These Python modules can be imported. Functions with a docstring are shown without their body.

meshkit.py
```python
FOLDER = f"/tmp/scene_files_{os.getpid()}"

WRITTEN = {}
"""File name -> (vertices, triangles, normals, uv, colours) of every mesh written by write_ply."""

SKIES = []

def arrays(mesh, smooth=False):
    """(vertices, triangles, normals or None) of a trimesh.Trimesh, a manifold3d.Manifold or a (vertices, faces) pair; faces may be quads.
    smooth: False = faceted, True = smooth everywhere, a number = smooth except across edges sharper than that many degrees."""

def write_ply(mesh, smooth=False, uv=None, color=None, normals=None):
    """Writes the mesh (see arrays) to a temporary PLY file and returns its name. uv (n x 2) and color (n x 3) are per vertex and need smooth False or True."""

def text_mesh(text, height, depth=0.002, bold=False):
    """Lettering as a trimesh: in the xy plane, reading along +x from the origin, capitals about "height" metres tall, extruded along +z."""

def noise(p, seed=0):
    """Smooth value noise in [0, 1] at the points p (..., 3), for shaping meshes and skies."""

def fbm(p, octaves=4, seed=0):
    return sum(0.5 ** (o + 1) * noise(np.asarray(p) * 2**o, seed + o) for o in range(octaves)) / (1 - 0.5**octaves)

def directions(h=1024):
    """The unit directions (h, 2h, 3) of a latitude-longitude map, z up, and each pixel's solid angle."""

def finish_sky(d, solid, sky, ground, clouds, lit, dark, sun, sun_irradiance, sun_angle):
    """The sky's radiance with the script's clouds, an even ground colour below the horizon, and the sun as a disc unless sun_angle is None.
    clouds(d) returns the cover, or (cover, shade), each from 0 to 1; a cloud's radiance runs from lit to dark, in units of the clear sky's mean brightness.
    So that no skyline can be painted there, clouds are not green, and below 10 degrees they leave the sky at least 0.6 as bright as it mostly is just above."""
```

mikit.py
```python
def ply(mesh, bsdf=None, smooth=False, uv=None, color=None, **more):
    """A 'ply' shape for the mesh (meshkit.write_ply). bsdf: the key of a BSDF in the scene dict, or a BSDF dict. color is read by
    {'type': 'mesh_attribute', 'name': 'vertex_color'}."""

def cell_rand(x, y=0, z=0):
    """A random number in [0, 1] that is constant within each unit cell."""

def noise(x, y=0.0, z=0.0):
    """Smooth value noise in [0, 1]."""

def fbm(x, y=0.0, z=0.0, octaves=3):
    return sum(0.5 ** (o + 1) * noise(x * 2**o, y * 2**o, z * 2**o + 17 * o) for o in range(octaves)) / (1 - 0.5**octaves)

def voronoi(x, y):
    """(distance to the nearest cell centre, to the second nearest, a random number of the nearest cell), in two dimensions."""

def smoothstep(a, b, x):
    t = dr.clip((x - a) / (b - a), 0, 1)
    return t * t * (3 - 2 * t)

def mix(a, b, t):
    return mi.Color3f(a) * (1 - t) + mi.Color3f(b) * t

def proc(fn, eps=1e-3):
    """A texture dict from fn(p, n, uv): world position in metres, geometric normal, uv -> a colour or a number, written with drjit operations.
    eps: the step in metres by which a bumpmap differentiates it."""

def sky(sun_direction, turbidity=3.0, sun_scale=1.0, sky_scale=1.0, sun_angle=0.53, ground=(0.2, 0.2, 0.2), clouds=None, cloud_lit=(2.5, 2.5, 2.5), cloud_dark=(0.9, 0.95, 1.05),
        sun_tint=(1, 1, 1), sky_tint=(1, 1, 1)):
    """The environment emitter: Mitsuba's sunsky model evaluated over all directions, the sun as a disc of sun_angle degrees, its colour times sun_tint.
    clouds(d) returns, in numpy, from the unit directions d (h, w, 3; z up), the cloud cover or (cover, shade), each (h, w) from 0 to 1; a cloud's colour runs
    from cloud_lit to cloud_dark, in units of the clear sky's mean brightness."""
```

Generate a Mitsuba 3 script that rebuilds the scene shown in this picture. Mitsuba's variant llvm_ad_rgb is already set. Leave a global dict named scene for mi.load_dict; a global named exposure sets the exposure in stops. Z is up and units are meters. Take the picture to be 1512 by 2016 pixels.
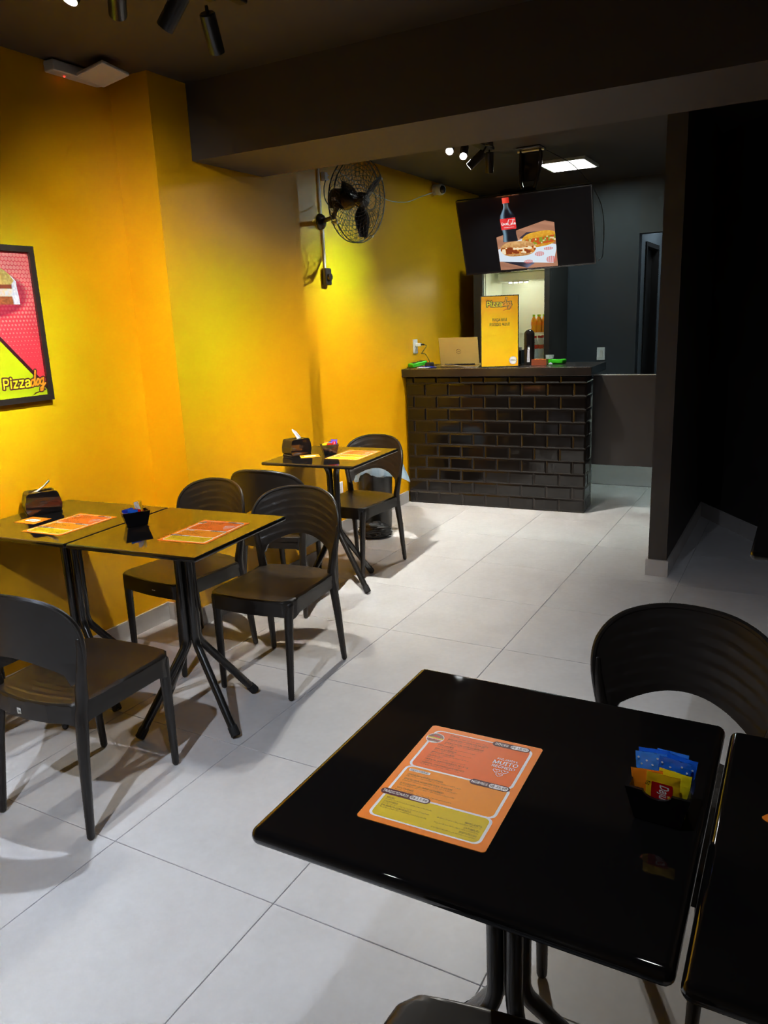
import math, random
import numpy as np, trimesh, mitsuba as mi, drjit as dr
import manifold3d as m3
from shapely.geometry import Polygon, LineString, Point, box as sbox
from shapely import affinity
from shapely.ops import unary_union
import mikit, meshkit
from mikit import fbm, noise, smoothstep, mix, proc

random.seed(7)
rng = np.random.default_rng(7)
T = mi.ScalarTransform4f
scene, labels = {}, {}

# ------------------------------------------------------------------ camera, exposure, lights
exposure = 0.0
EYE = np.array([1.762, -1.382, 1.521])
YAW, PITCH, ROLL = -0.507259, -0.244372, -0.041916
_f = np.array([math.sin(YAW) * math.cos(PITCH), math.cos(YAW) * math.cos(PITCH), math.sin(PITCH)])
_r = np.cross(_f, [0, 0, 1]); _r /= np.linalg.norm(_r)
_u = np.cross(_r, _f)
_up = -math.sin(ROLL) * _r + math.cos(ROLL) * _u
scene['camera'] = {'type': 'perspective', 'fov': math.degrees(2 * math.atan(756 / 1517.37)), 'fov_axis': 'x',
                   'near_clip': 0.02, 'far_clip': 60.0,
                   'to_world': T().look_at(origin=EYE.tolist(), target=(EYE + _f).tolist(), up=_up.tolist())}
WARM, COOL = np.array([1.02, 1.0, 0.93]), np.array([0.90, 1.0, 1.16])
# spot heads: (back of the tube under the track, mouth of the tube, strength in W/sr, recess of the lens)
TRACK_A = [((-0.195, 0.47, 2.550), (-0.205, 0.415, 2.455), 19.0, 0.045),
           ((-0.071, 0.472, 2.500), (-0.150, 0.545, 2.442), 8.0, 0.065),
           ((0.035, 0.640, 2.500), (-0.055, 0.638, 2.412), 36.0, 0.066),
           ((-0.123, 0.926, 2.550), (-0.150, 0.998, 2.449), 50.0, 0.055)]
TRACK_B = [((-0.369, 3.536, 2.600), (-0.343, 3.448, 2.530), 12.5, 0.045),
           ((-0.362, 3.741, 2.600), (-0.336, 3.653, 2.530), 12.5, 0.045),
           ((-0.18, 3.66, 2.550), (-0.285, 3.62, 2.455), 18.0, 0.052),
           ((-0.20, 3.77, 2.550), (-0.212, 3.800, 2.435), 26.0, 0.036)]
TRACK_C = [((1.52, -0.95, 2.550), (1.49, -0.91, 2.425), 3.5, 0.038),
           ((0.60, -1.40, 2.550), (0.56, -1.32, 2.440), 11.5, 0.034),
           ((2.10, 0.95, 2.550), (2.06, 1.00, 2.430), 2.5, 0.040)]
PANEL_RADIANCE = 48.0
HALL_RADIANCE = 12.0

# ------------------------------------------------------------------ helpers
def hx(s, k=1.0):
    c = np.array([int(s[i:i + 2], 16) for i in (1, 3, 5)]) / 255.0
    c = np.where(c <= 0.04045, c / 12.92, ((c + 0.055) / 1.055) ** 2.4) * k
    return [float(v) for v in c]

def rgb(c):
    return {'type': 'rgb', 'value': [float(v) for v in (hx(c) if isinstance(c, str) else c)]}

def pm(key, color, rough=0.5, spec=0.5, two=True, **kw):
    d = {'type': 'principled', 'base_color': color if isinstance(color, dict) else rgb(color), 'roughness': rough, 'specular': spec, **kw}
    scene[key] = {'type': 'twosided', 'b': d} if two else d

def uniq(key):
    if key not in scene and key not in labels:
        return key
    i = 1
    while f'{key}_{i:03d}' in scene or f'{key}_{i:03d}' in labels:
        i += 1
    return f'{key}_{i:03d}'

def thing(name, label, cat, group=None, kind=None):
    key = uniq(name)
    labels[key] = {'label': label}
    if cat: labels[key]['category'] = cat
    if group: labels[key]['group'] = group
    if kind: labels[key]['kind'] = kind
    return key

def part(root, name, shape, M=None, label=None, kind=None):
    key = uniq(f'{root}__{name}')
    scene[key] = shape if M is None else {**shape, 'to_world': T(np.asarray(M, float))}
    if label or kind:
        labels[key] = {}
        if label: labels[key]['label'] = label
        if kind: labels[key]['kind'] = kind
    return key

def own(key, shape, M=None):
    scene[key] = shape if M is None else {**shape, 'to_world': T(np.asarray(M, float))}
    return key

def struct(name, shape, label):
    scene[name] = shape
    labels[name] = {'label': label, 'kind': 'structure'}
    return name

def mat(loc=(0, 0, 0), rz=0.0, rx=0.0, ry=0.0, s=1.0):
    cz, sz, cx, sx, cy, sy = math.cos(rz), math.sin(rz), math.cos(rx), math.sin(rx), math.cos(ry), math.sin(ry)
    R = np.array([[cz, -sz, 0], [sz, cz, 0], [0, 0, 1]]) @ np.array([[1, 0, 0], [0, cx, -sx], [0, sx, cx]]) @ np.array([[cy, 0, sy], [0, 1, 0], [-sy, 0, cy]])
    M = np.eye(4); M[:3, :3] = R * s; M[:3, 3] = loc
    return M

D = math.radians
P = mikit.ply

def cat_(ms):
    return trimesh.util.concatenate(ms)

def bx(x0, x1, y0, y1, z0, z1):
    m = trimesh.creation.box([x1 - x0, y1 - y0, z1 - z0])
    m.apply_translation([(x0 + x1) / 2, (y0 + y1) / 2, (z0 + z1) / 2])
    return m

def tm(man):
    g = man.to_mesh()
    return trimesh.Trimesh(np.array(g.vert_properties[:, :3], float), np.array(g.tri_verts), process=False)

def rbox(sx, sy, sz, r, n=12, c=(0, 0, 0)):
    s = m3.Manifold.sphere(r, n)
    hs = [s.translate([a * (sx / 2 - r), b * (sy / 2 - r), d * (sz / 2 - r)]) for a in (-1, 1) for b in (-1, 1) for d in (-1, 1)]
    m = tm(m3.Manifold.batch_hull(hs)); m.apply_translation(c)
    return m

def cbox(sx, sy, sz, c=0.003, ctr=(0, 0, 0)):
    """box with chamfered edges"""
    pts = []
    for a in (-1, 1):
        for b in (-1, 1):
            for d in (-1, 1):
                x, y, z = a * sx / 2, b * sy / 2, d * sz / 2
                pts += [(x - a * c, y - b * c, z), (x - a * c, y, z - d * c), (x, y - b * c, z - d * c)]
    m = tm(m3.Manifold.hull_points(np.array(pts))); m.apply_translation(ctr)
    return m

def tube(pts, r, n=8, cap=True):
    p = np.asarray(pts, float); N = len(p)
    rr = np.broadcast_to(np.asarray(r, float), (N,))
    t = np.gradient(p, axis=0); t /= np.linalg.norm(t, axis=1, keepdims=True) + 1e-12
    a = np.cross(t[0], [0, 0, 1.0] if abs(t[0][2]) < 0.9 else [1.0, 0, 0]); a /= np.linalg.norm(a)
    V = []
    ang = np.arange(n) * 2 * np.pi / n
    for i in range(N):
        a = a - t[i] * (a @ t[i]); a /= np.linalg.norm(a)
        b = np.cross(t[i], a)
        V.append(p[i] + rr[i] * (np.cos(ang)[:, None] * a + np.sin(ang)[:, None] * b))
    V = np.vstack(V); F = []
    for i in range(N - 1):
        for j in range(n):
            k = (j + 1) % n
            F += [[i * n + j, i * n + k, (i + 1) * n + k], [i * n + j, (i + 1) * n + k, (i + 1) * n + j]]
    if cap:
        V = np.vstack([V, p[0], p[-1]])
        for j in range(n):
            k = (j + 1) % n
            F += [[N * n, k, j], [N * n + 1, (N - 1) * n + j, (N - 1) * n + k]]
    return trimesh.Trimesh(V, F, process=False)

def smooth_path(pts, n=8):
    p = np.asarray(pts, float)
    q = np.vstack([2 * p[0] - p[1], p, 2 * p[-1] - p[-2]])
    out = []
    for i in range(1, len(q) - 2):
        for t in np.linspace(0, 1, n, endpoint=False):
            a, b, c, d = q[i - 1], q[i], q[i + 1], q[i + 2]
            out.append(0.5 * ((2 * b) + (c - a) * t + (2 * a - 5 * b + 4 * c - d) * t ** 2 + (3 * b - a - 3 * c + d) * t ** 3))
    out.append(q[-2])
    return np.array(out)

def fillet_path(pts, r, n=6):
    """polyline with corners rounded by quadratic curves reaching r along each side"""
    p = [np.asarray(v, float) for v in pts]
    out = [p[0]]
    for i in range(1, len(p) - 1):
        a, b, c = p[i - 1], p[i], p[i + 1]
        u = (a - b) / np.linalg.norm(a - b) * r; w = (c - b) / np.linalg.norm(c - b) * r
        for t in np.linspace(0, 1, n):
            out.append((1 - t) ** 2 * (b + u) + 2 * t * (1 - t) * b + t ** 2 * (b + w))
    out.append(p[-1])
    return np.array(out)

def lathe(profile, n=24):
    return trimesh.creation.revolve(np.asarray(profile, float), sections=n)

def flat(poly, z=0.0):
    """upward facing flat sheet of a shapely polygon"""
    V, F, o = [], [], 0
    for g in getattr(poly, 'geoms', [poly]):
        if g.is_empty or g.area < 1e-9 or g.geom_type != 'Polygon': continue
        v, f = trimesh.creation.triangulate_polygon(g, engine='earcut')
        v = np.column_stack([v, np.full(len(v), z)]); f = np.asarray(f)
        c = np.cross(v[f[:, 1]] - v[f[:, 0]], v[f[:, 2]] - v[f[:, 0]])[:, 2]
        f[c < 0] = f[c < 0][:, ::-1]
        V.append(v); F.append(f + o); o += len(v)
    return trimesh.Trimesh(np.vstack(V), np.vstack(F), process=False)

def slab(poly, h, z=0.0):
    ms = [trimesh.creation.extrude_polygon(g, h, engine='earcut') for g in getattr(poly, 'geoms', [poly]) if g.area > 1e-9]
    m = cat_(ms); m.apply_translation([0, 0, z])
    return m

_tp = {}
def text_poly(s, h, bold=False, align='l', at=(0, 0), slant=0.0, sx=1.0):
    k = (s, bold)
    if k not in _tp:
        m = meshkit.text_mesh(s, 1.0, 0.1, bold)
        n = m.face_normals[:, 2] > 0.9
        _tp[k] = unary_union([Polygon(t[:, :2]).buffer(0.002) for t in m.triangles[n]]).simplify(0.006)
    p = affinity.scale(_tp[k], h * sx, h, origin=(0, 0))
    if slant: p = affinity.affine_transform(p, [1, slant, 0, 1, 0, 0])
    x0, _, x1, _ = p.bounds
    dx = {'l': -x0, 'c': -(x0 + x1) / 2, 'r': -x1}[align]
    return affinity.translate(p, dx + at[0], at[1])

def rrect(x0, y0, x1, y1, r):
    return sbox(x0 + r, y0 + r, x1 - r, y1 - r).buffer(r, quad_segs=5)

def logo_layers():
    """the two-part shop lettering, about 1 wide: (outline, yellow part, orange script, swoosh)"""
    a = text_poly('Pizza', 0.27, True, 'l', (0, 0), 0.06, 0.92)
    x = a.bounds[2] + 0.0
    S = []
    th = np.linspace(0, 2 * np.pi, 20)
    def el(cx, cy, rx, ry): return LineString(np.column_stack([cx + rx * np.cos(th) + 0.3 * ry * np.sin(th), cy + ry * np.sin(th)]))
    S.append(el(x + 0.075, 0.10, 0.055, 0.085))
    S.append(LineString([(x + 0.205, 0.42), (x + 0.18, 0.30), (x + 0.14, 0.12), (x + 0.15, 0.03), (x + 0.19, 0.05)]))
    S.append(el(x + 0.245, 0.11, 0.045, 0.08)); S.append(LineString([(x + 0.25, 0.19), (x + 0.30, 0.17)]))
    S.append(el(x + 0.37, 0.12, 0.05, 0.08))
    S.append(LineString([(x + 0.44, 0.21), (x + 0.40, 0.0), (x + 0.36, -0.12), (x + 0.30, -0.13), (x + 0.31, -0.06), (x + 0.40, -0.01), (x + 0.48, 0.06)]))
    dog = unary_union([l.buffer(0.026) for l in S])
    sw = Polygon([(x + 0.0, -0.26), (x + 0.12, -0.17), (x + 0.28, -0.14), (x + 0.29, -0.165), (x + 0.14, -0.20)])
    sw = unary_union([sw, sbox(x + 0.40, -0.13, x + 0.47, -0.09)])
    outline = unary_union([a.buffer(0.035, quad_segs=3), dog.buffer(0.028, quad_segs=3)])
    w = dog.bounds[2]
    return [affinity.scale(affinity.translate(g, 0, 0), 1 / w, 1 / w, origin=(0, 0)) for g in (outline, a, dog, sw)]

LOGO = logo_layers()
def put_logo(root, M, width, names=('logo_outline', 'logo_letters', 'logo_script', 'logo_swoosh'), mats=('m_ink', 'm_logoyellow', 'm_logoorange', 'm_logored'), z=0.0004):
    for i, (g, nm, mt) in enumerate(zip(LOGO, names, mats)):
        zz = z * (1 if i in (0, 3) else 2)
        part(root, nm, P(flat(affinity.scale(g, width, width, origin=(0, 0)), zz), mt), M)

# ------------------------------------------------------------------ materials
def floor_col(p, n, uv):
    c = fbm(p.x * 7, p.y * 7, 0.0, 4)
    g = fbm(p.x * 60, p.y * 60, 3.0, 2)
    return mix([0.50, 0.485, 0.475], [0.60, 0.59, 0.585], c * 0.7 + g * 0.3)
pm('m_tile', proc(floor_col), 0.42, 0.4)
pm('m_grout', [0.30, 0.285, 0.27], 0.9, 0.2)
pm('m_skirt', [0.44, 0.415, 0.395], 0.35, 0.5)
pm('m_skirtjoint', [0.25, 0.23, 0.21], 0.9, 0.2)
def wall_col(p, n, uv):
    c = fbm(p.y * 3, p.z * 3, p.x * 3, 3)
    return mix([0.80, 0.38, 0.003], [0.84, 0.41, 0.004], c)
pm('m_yellow', proc(wall_col), 0.38, 0.30)
def dark_col(p, n, uv):
    c = fbm(p.x * 4, p.y * 4, p.z * 4, 3)
    return mix([0.024, 0.022, 0.021], [0.034, 0.031, 0.029], c)
pm('m_dark', proc(dark_col), 0.55, 0.35)
pm('m_ceiling', [0.026, 0.023, 0.021], 0.6, 0.3)
pm('m_beam', [0.040, 0.034, 0.031], 0.55, 0.3)
pm('m_frontwall', [0.16, 0.155, 0.15], 0.6, 0.3)
pm('m_kitchen', [0.021, 0.024, 0.029], 0.5, 0.3)
pm('m_hallpale', [0.25, 0.30, 0.34], 0.5, 0.4)
pm('m_gloss', [0.006, 0.005, 0.005], 0.045, 0.5)
scene['m_glosstop'] = {'type': 'twosided', 'b': {'type': 'roughplastic', 'diffuse_reflectance': rgb([0.005, 0.0045, 0.0045]), 'int_ior': 1.62, 'alpha': 0.004}}
pm('m_leg', [0.010, 0.009, 0.008], 0.22, 0.5)
pm('m_plastic', [0.0095, 0.0072, 0.0055], 0.36, 0.42)
pm('m_rubber', [0.012, 0.012, 0.012], 0.7, 0.3)
pm('m_blackplastic', [0.010, 0.010, 0.010], 0.28, 0.5)
pm('m_caddy', [0.006, 0.0055, 0.006], 0.12, 0.5)
pm('m_blacktile', [0.0045, 0.0035, 0.003], 0.08, 0.38)
pm('m_tilegrout', [0.035, 0.029, 0.025], 0.95, 0.1)
pm('m_slab', [0.012, 0.010, 0.009], 0.12, 0.5)
pm('m_gate', [0.022, 0.019, 0.018], 0.4, 0.4)
pm('m_white', [0.78, 0.78, 0.76], 0.4, 0.5)
pm('m_offwhite', [0.70, 0.66, 0.60], 0.45, 0.4)
pm('m_paper', [0.82, 0.82, 0.83], 0.8, 0.2)
pm('m_fridge', [0.80, 0.82, 0.72], 0.35, 0.5)
pm('m_silver', [0.46, 0.33, 0.10], 0.35, 0.4, metallic=0.3)
pm('m_chrome', [0.55, 0.55, 0.55], 0.25, 0.5, metallic=1.0)
pm('m_ink', hx('#3a1210'), 0.5, 0.3)
pm('m_logoyellow', hx('#f2d21c'), 0.5, 0.3)
pm('m_logoorange', hx('#f07c1a'), 0.5, 0.3)
pm('m_logored', hx('#b81c1c'), 0.5, 0.3)
pm('m_menu', hx('#f58220'), 0.5, 0.15)
pm('m_menudoce', hx('#ef6a22'), 0.5, 0.15)
pm('m_menunobre', hx('#f08c1e'), 0.5, 0.15)
pm('m_menutrad', hx('#d8b414'), 0.5, 0.15)
pm('m_menuwhite', hx('#f2e8e2'), 0.5, 0.15)
pm('m_menumaroon', hx('#4d1420'), 0.5, 0.15)
pm('m_menutext', hx('#4e1c0a'), 0.5, 0.15)
pm('m_menured', hx('#c02a1a'), 0.5, 0.15)
pm('m_blue', hx('#1c63cf'), 0.25, 0.6)
pm('m_bluelight', hx('#3b86e0'), 0.25, 0.6)
pm('m_navy', hx('#1a2a8c'), 0.3, 0.6)
pm('m_sachetyellow', hx('#f2c01a'), 0.3, 0.6)
pm('m_sachetlemon', hx('#f2e020'), 0.3, 0.6)
pm('m_sachetred', hx('#c4141a'), 0.3, 0.6)
pm('m_sachetorange', hx('#e8821a'), 0.3, 0.6)
pm('m_purple', hx('#6a4a9c'), 0.3, 0.6)
pm('m_green', hx('#2c9a18'), 0.3, 0.5)
pm('m_screenblack', [0.003, 0.003, 0.0035], 0.14, 0.06)
pm('m_wood', hx('#6b2f16'), 0.5, 0.4)
pm('m_signframe', [0.012, 0.009, 0.008], 0.3, 0.5)
pm('m_led', [0.9, 0.05, 0.03], 0.4, 0.4)
pm('m_fan', [0.005, 0.005, 0.0055], 0.2, 0.4)
pm('m_juice', hx('#e08a10'), 0.2, 0.5)
pm('m_redlabel', hx('#b01f22'), 0.3, 0.5)
pm('m_paleblue', hx('#c8d6e4'), 0.3, 0.5)
pm('m_limecap', hx('#a8d020'), 0.3, 0.5)
scene['m_bag'] = {'type': 'principledthin', 'base_color': rgb(hx('#c4dcee')), 'roughness': 0.25, 'spec_trans': 0.25, 'diff_trans': 0.7, 'eta': 1.4}
scene['m_clearcup'] = {'type': 'principledthin', 'base_color': rgb([0.85, 0.88, 0.9]), 'roughness': 0.15, 'spec_trans': 0.55, 'diff_trans': 0.8, 'eta': 1.3}
scene['m_pane'] = {'type': 'thindielectric', 'int_ior': 1.5}
def sign_col(p, n, uv):
    return mix(hx('#eda206'), hx('#ea7404'), smoothstep(1.25, 1.66, p.z))
pm('m_sign', proc(sign_col), 0.35, 0.4)

# ------------------------------------------------------------------ the room
XL, XP, XR = -1.18, -0.942, 2.75           # left wall, pilaster face, right wall
YP0, YP1, YB = 1.477, 2.61, 6.05           # pilaster from .. to, kitchen back wall
ZC, YF = 2.64, -3.2
struct('floor', P(bx(XL - 0.1, XR + 0.1, YF, 7.3, -0.05, -0.004), 'm_grout'), 'pale grey porcelain tiled floor')
for i in range(-2, 5):
    for j in range(-6, 13):
        x0, x1, y0, y1 = max(XL, i * 0.6), min(XR, i * 0.6 + 0.6), max(YF, j * 0.6), min(7.3, j * 0.6 + 0.6)
        if x1 - x0 < 0.02 or y1 - y0 < 0.02: continue
        g = 0.0011
        m = cbox(x1 - x0 - 2 * g, y1 - y0 - 2 * g, 0.012, 0.0012, ((x0 + x1) / 2, (y0 + y1) / 2, -0.006))
        part('floor', 'tile', P(m, 'm_tile'))
struct('ceiling', P(bx(XL - 0.1, XR + 0.1, YF, 7.3, ZC, ZC + 0.1), 'm_ceiling'), 'dark brown painted ceiling')
struct('wall_left', P(bx(XL - 0.12, XL, YF, YP0 + 0.02, 0, ZC), 'm_yellow'), 'yellow painted wall on the left beside the tables')
struct('wall_left_far', P(bx(XL - 0.12, XL, YP1 - 0.02, YB + 0.1, 0, ZC), 'm_yellow'), 'yellow wall behind the fan and the far table')
struct('pilaster', P(bx(XL - 0.05, XP, YP0, YP1, 0, ZC), 'm_yellow'), 'wide yellow pilaster standing out from the left wall')
struct('beam', P(bx(XP + 0.0, XR, 1.726, 2.28, 2.30, ZC + 0.02), 'm_beam'), 'dark dropped ceiling beam across the room')
struct('wall_right', P(bx(XR, XR + 0.1, YF, 7.3, 0, ZC), 'm_dark'), 'dark wall on the right')
struct('wall_front', P(bx(XL - 0.1, XR + 0.1, YF - 0.1, YF, 0, ZC), 'm_frontwall'), 'grey wall behind the viewer')
struct('partition_wall', P(bx(1.013, 1.115, 3.13, 7.2, 0, ZC), 'm_dark'), 'narrow black partition wall end between kitchen and alcove')
_a, _d = np.array([1.115, 4.67]), np.array([0.563, -0.826])
_n = np.array([0.826, 0.563])
def prism(pts, z0, z1):
    return slab(Polygon(pts), z1 - z0, z0)
_e = _a + _d * 2.9
struct('wall_diagonal', P(prism([_a, _e, _e + _n * 0.1, _a + _n * 0.1], 0, ZC), 'm_dark'), 'slanted black wall at the back of the alcove')
struct('wall_kitchen', P(bx(XL, 0.335, YB, YB + 0.12, 0, ZC), 'm_kitchen'), 'blue black kitchen back wall with the light switch')
struct('wall_kitchen_header', P(bx(0.335, 1.013, YB, YB + 0.12, 2.17, ZC), 'm_dark'), 'black lintel over the hallway opening')
struct('wall_hall_left', P(cat_([bx(0.215, 0.335, YB + 0.12, 6.37, 0, ZC), bx(0.215, 0.335, 6.37, 6.98, 2.09, ZC), bx(0.215, 0.335, 6.98, 7.2, 0, ZC)]), 'm_hallpale'), 'blue grey side wall of the hallway')
struct('wall_hall_end', P(bx(0.1, 1.1, 7.2, 7.3, 0, ZC), 'm_hallpale'), 'blue grey end wall of the hallway')
d1 = thing('door_1', 'narrow black door in the hallway behind the counter', None, kind='structure')
part(d1, 'leaf', P(bx(0.24, 0.285, 6.38, 6.97, 0.0, 2.08), 'm_dark'))
part(d1, 'frame', P(cat_([bx(0.23, 0.35, 6.345, 6.385, 0, 2.12), bx(0.23, 0.35, 6.965, 7.0, 0, 2.12), bx(0.23, 0.35, 6.345, 7.0, 2.08, 2.12)]), 'm_dark'))
# skirting boards of porcelain, with joints
def skirt(name, a, b, label, h=0.096, t=0.012):
    a, b = np.array(a, float), np.array(b, float)
    d = b - a; L = np.linalg.norm(d); d /= L; n = np.array([-d[1], d[0]])
    labels[name] = {'label': label, 'kind': 'structure'}
    k = max(1, int(round(L / 0.6)))
    for i in range(k):
        s0, s1 = L * i / k + (0.0008 if i else 0), L * (i + 1) / k - (0.0008 if i < k - 1 else 0)
        p = [a + d * s0, a + d * s1, a + d * s1 + n * t, a + d * s0 + n * t]
        part(name, 'piece', P(prism(p, 0.0, h), 'm_skirt'))
skirt('baseboard_left', (XL, YP0), (XL, YF), 'pale porcelain skirting along the near yellow wall')
skirt('baseboard_pilaster', (XP, YP1), (XP, YP0), 'pale porcelain skirting on the pilaster face')
skirt('baseboard_pilaster_side', (XP + 0.012, YP0), (XL + 0.012, YP0), 'short porcelain skirting on the pilaster side')
skirt('baseboard_left_far', (XL, 4.34), (XL, YP1), 'pale porcelain skirting below the far yellow wall')
skirt('baseboard_partition', (1.001, 3.13), (1.127, 3.13), 'porcelain skirting across the partition end')
for k in list(scene):
    if k.startswith('baseboard_partition__'): scene.pop(k)
scene['baseboard_partition'] = P(bx(1.001, 1.127, 3.117, 3.13, 0, 0.098), 'm_skirt')
skirt('baseboard_partition_right', (1.115, 4.66), (1.115, 3.13), 'porcelain skirting along the alcove side of the partition')
for k in list(scene):
    if k.startswith('baseboard_partition_right__'): scene.pop(k)
for i in range(3):
    part('baseboard_partition_right', 'piece', P(bx(1.115, 1.127, 3.13 + 0.51 * i + 0.0008, 3.13 + 0.51 * (i + 1) - 0.0008, 0, 0.097), 'm_skirt'))
struct('baseboard_partition_left', P(bx(1.001, 1.013, 3.13, 7.2, 0, 0.097), 'm_skirt'), 'porcelain skirting along the kitchen side of the partition')
labels['baseboard_diagonal'] = {'label': 'porcelain skirting along the slanted alcove wall', 'kind': 'structure'}
for i in range(5):
    p0, p1 = _a + _d * (0.57 * i + 0.001 + (0.015 if i == 0 else 0)), _a + _d * (0.57 * (i + 1) - 0.001)
    part('baseboard_diagonal', 'piece', P(prism([p0, p1, p1 - _n * 0.012, p0 - _n * 0.012], 0, 0.105), 'm_skirt'))

# ------------------------------------------------------------------ lamps
def disk_mesh(c, axis, r, n=20):
    axis = np.asarray(axis, float) / np.linalg.norm(axis)
    a = np.cross(axis, [0, 0, 1.0] if abs(axis[2]) < 0.9 else [1.0, 0, 0]); a /= np.linalg.norm(a); b = np.cross(axis, a)
    th = np.arange(n) * 2 * np.pi / n
    V = np.vstack([np.asarray(c) + r * (np.cos(th)[:, None] * a + np.sin(th)[:, None] * b), c])
    return trimesh.Trimesh(V, [[n, i, (i + 1) % n] for i in range(n)], process=False)

def spot_head(pivot, mouth, power, recess, tint, label, group):
    k = thing('track_spotlight', label, 'spotlight', group)
    pv, mo = np.array(pivot, float), np.array(mouth, float)
    ax = (mo - pv) / np.linalg.norm(mo - pv)
    back = mo - ax * 0.125
    R = 0.027
    # open tube: outer wall, mouth ring, inner wall, back plate
    prof = np.array([(0.0, 0.0), (R - 0.004, 0.0), (R, 0.004), (R, 0.125), (R - 0.003, 0.125), (R - 0.003, 0.123 - recess), (0.0, 0.123 - recess)])
    m = lathe(prof, 24)
    z = ax; x = np.cross([0, 0, 1.0], z) if abs(z[2]) < 0.99 else np.array([1.0, 0, 0]); x /= np.linalg.norm(x); y = np.cross(z, x)
    M = np.eye(4); M[:3, :3] = np.column_stack([x, y, z]); M[:3, 3] = back
    part(k, 'housing', P(m, 'm_leg', 35), M)
    r = R - 0.005
    area = math.pi * r * r
    L = power / area * tint
    part(k, 'lens', {**P(disk_mesh(mo - ax * recess, ax, r), 'm_white'), 'emitter': {'type': 'area', 'radiance': rgb(L)}})
    pj = np.array([pv[0], pv[1], pv[2] + 0.02])
    part(k, 'bracket', P(tube([back + ax * 0.015, pj], 0.006, 8), 'm_leg', 35))
    part(k, 'adapter', P(cbox(0.030, 0.075, 0.032, 0.004, (pv[0], pv[1], 2.606)), 'm_blackplastic'))
    return k
g1 = 'spotlights on the near ceiling track'
for (pv, mo, pw, rc), lb in zip(TRACK_A, ('dark spotlight at the far left of the near ceiling track', 'short dark spotlight tube second on the near ceiling track', 'dark spotlight tube tilted left, third on near track', 'bronze glinting spotlight tube hanging at end of near track')):
    spot_head(pv, mo, pw, rc, COOL if pw == 19.0 else WARM, lb, g1)
g2 = 'spotlights on the far ceiling track'
for (pv, mo, pw, rc), lb in zip(TRACK_B, ('glowing spotlight facing out, leftmost behind the beam', 'glowing spotlight facing out beside the leftmost one', 'dark spotlight aimed down at the yellow wall', 'dark spotlight aimed down right, nearest the screen mount')):
    spot_head(pv, mo, pw, rc, WARM, lb, g2)
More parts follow.
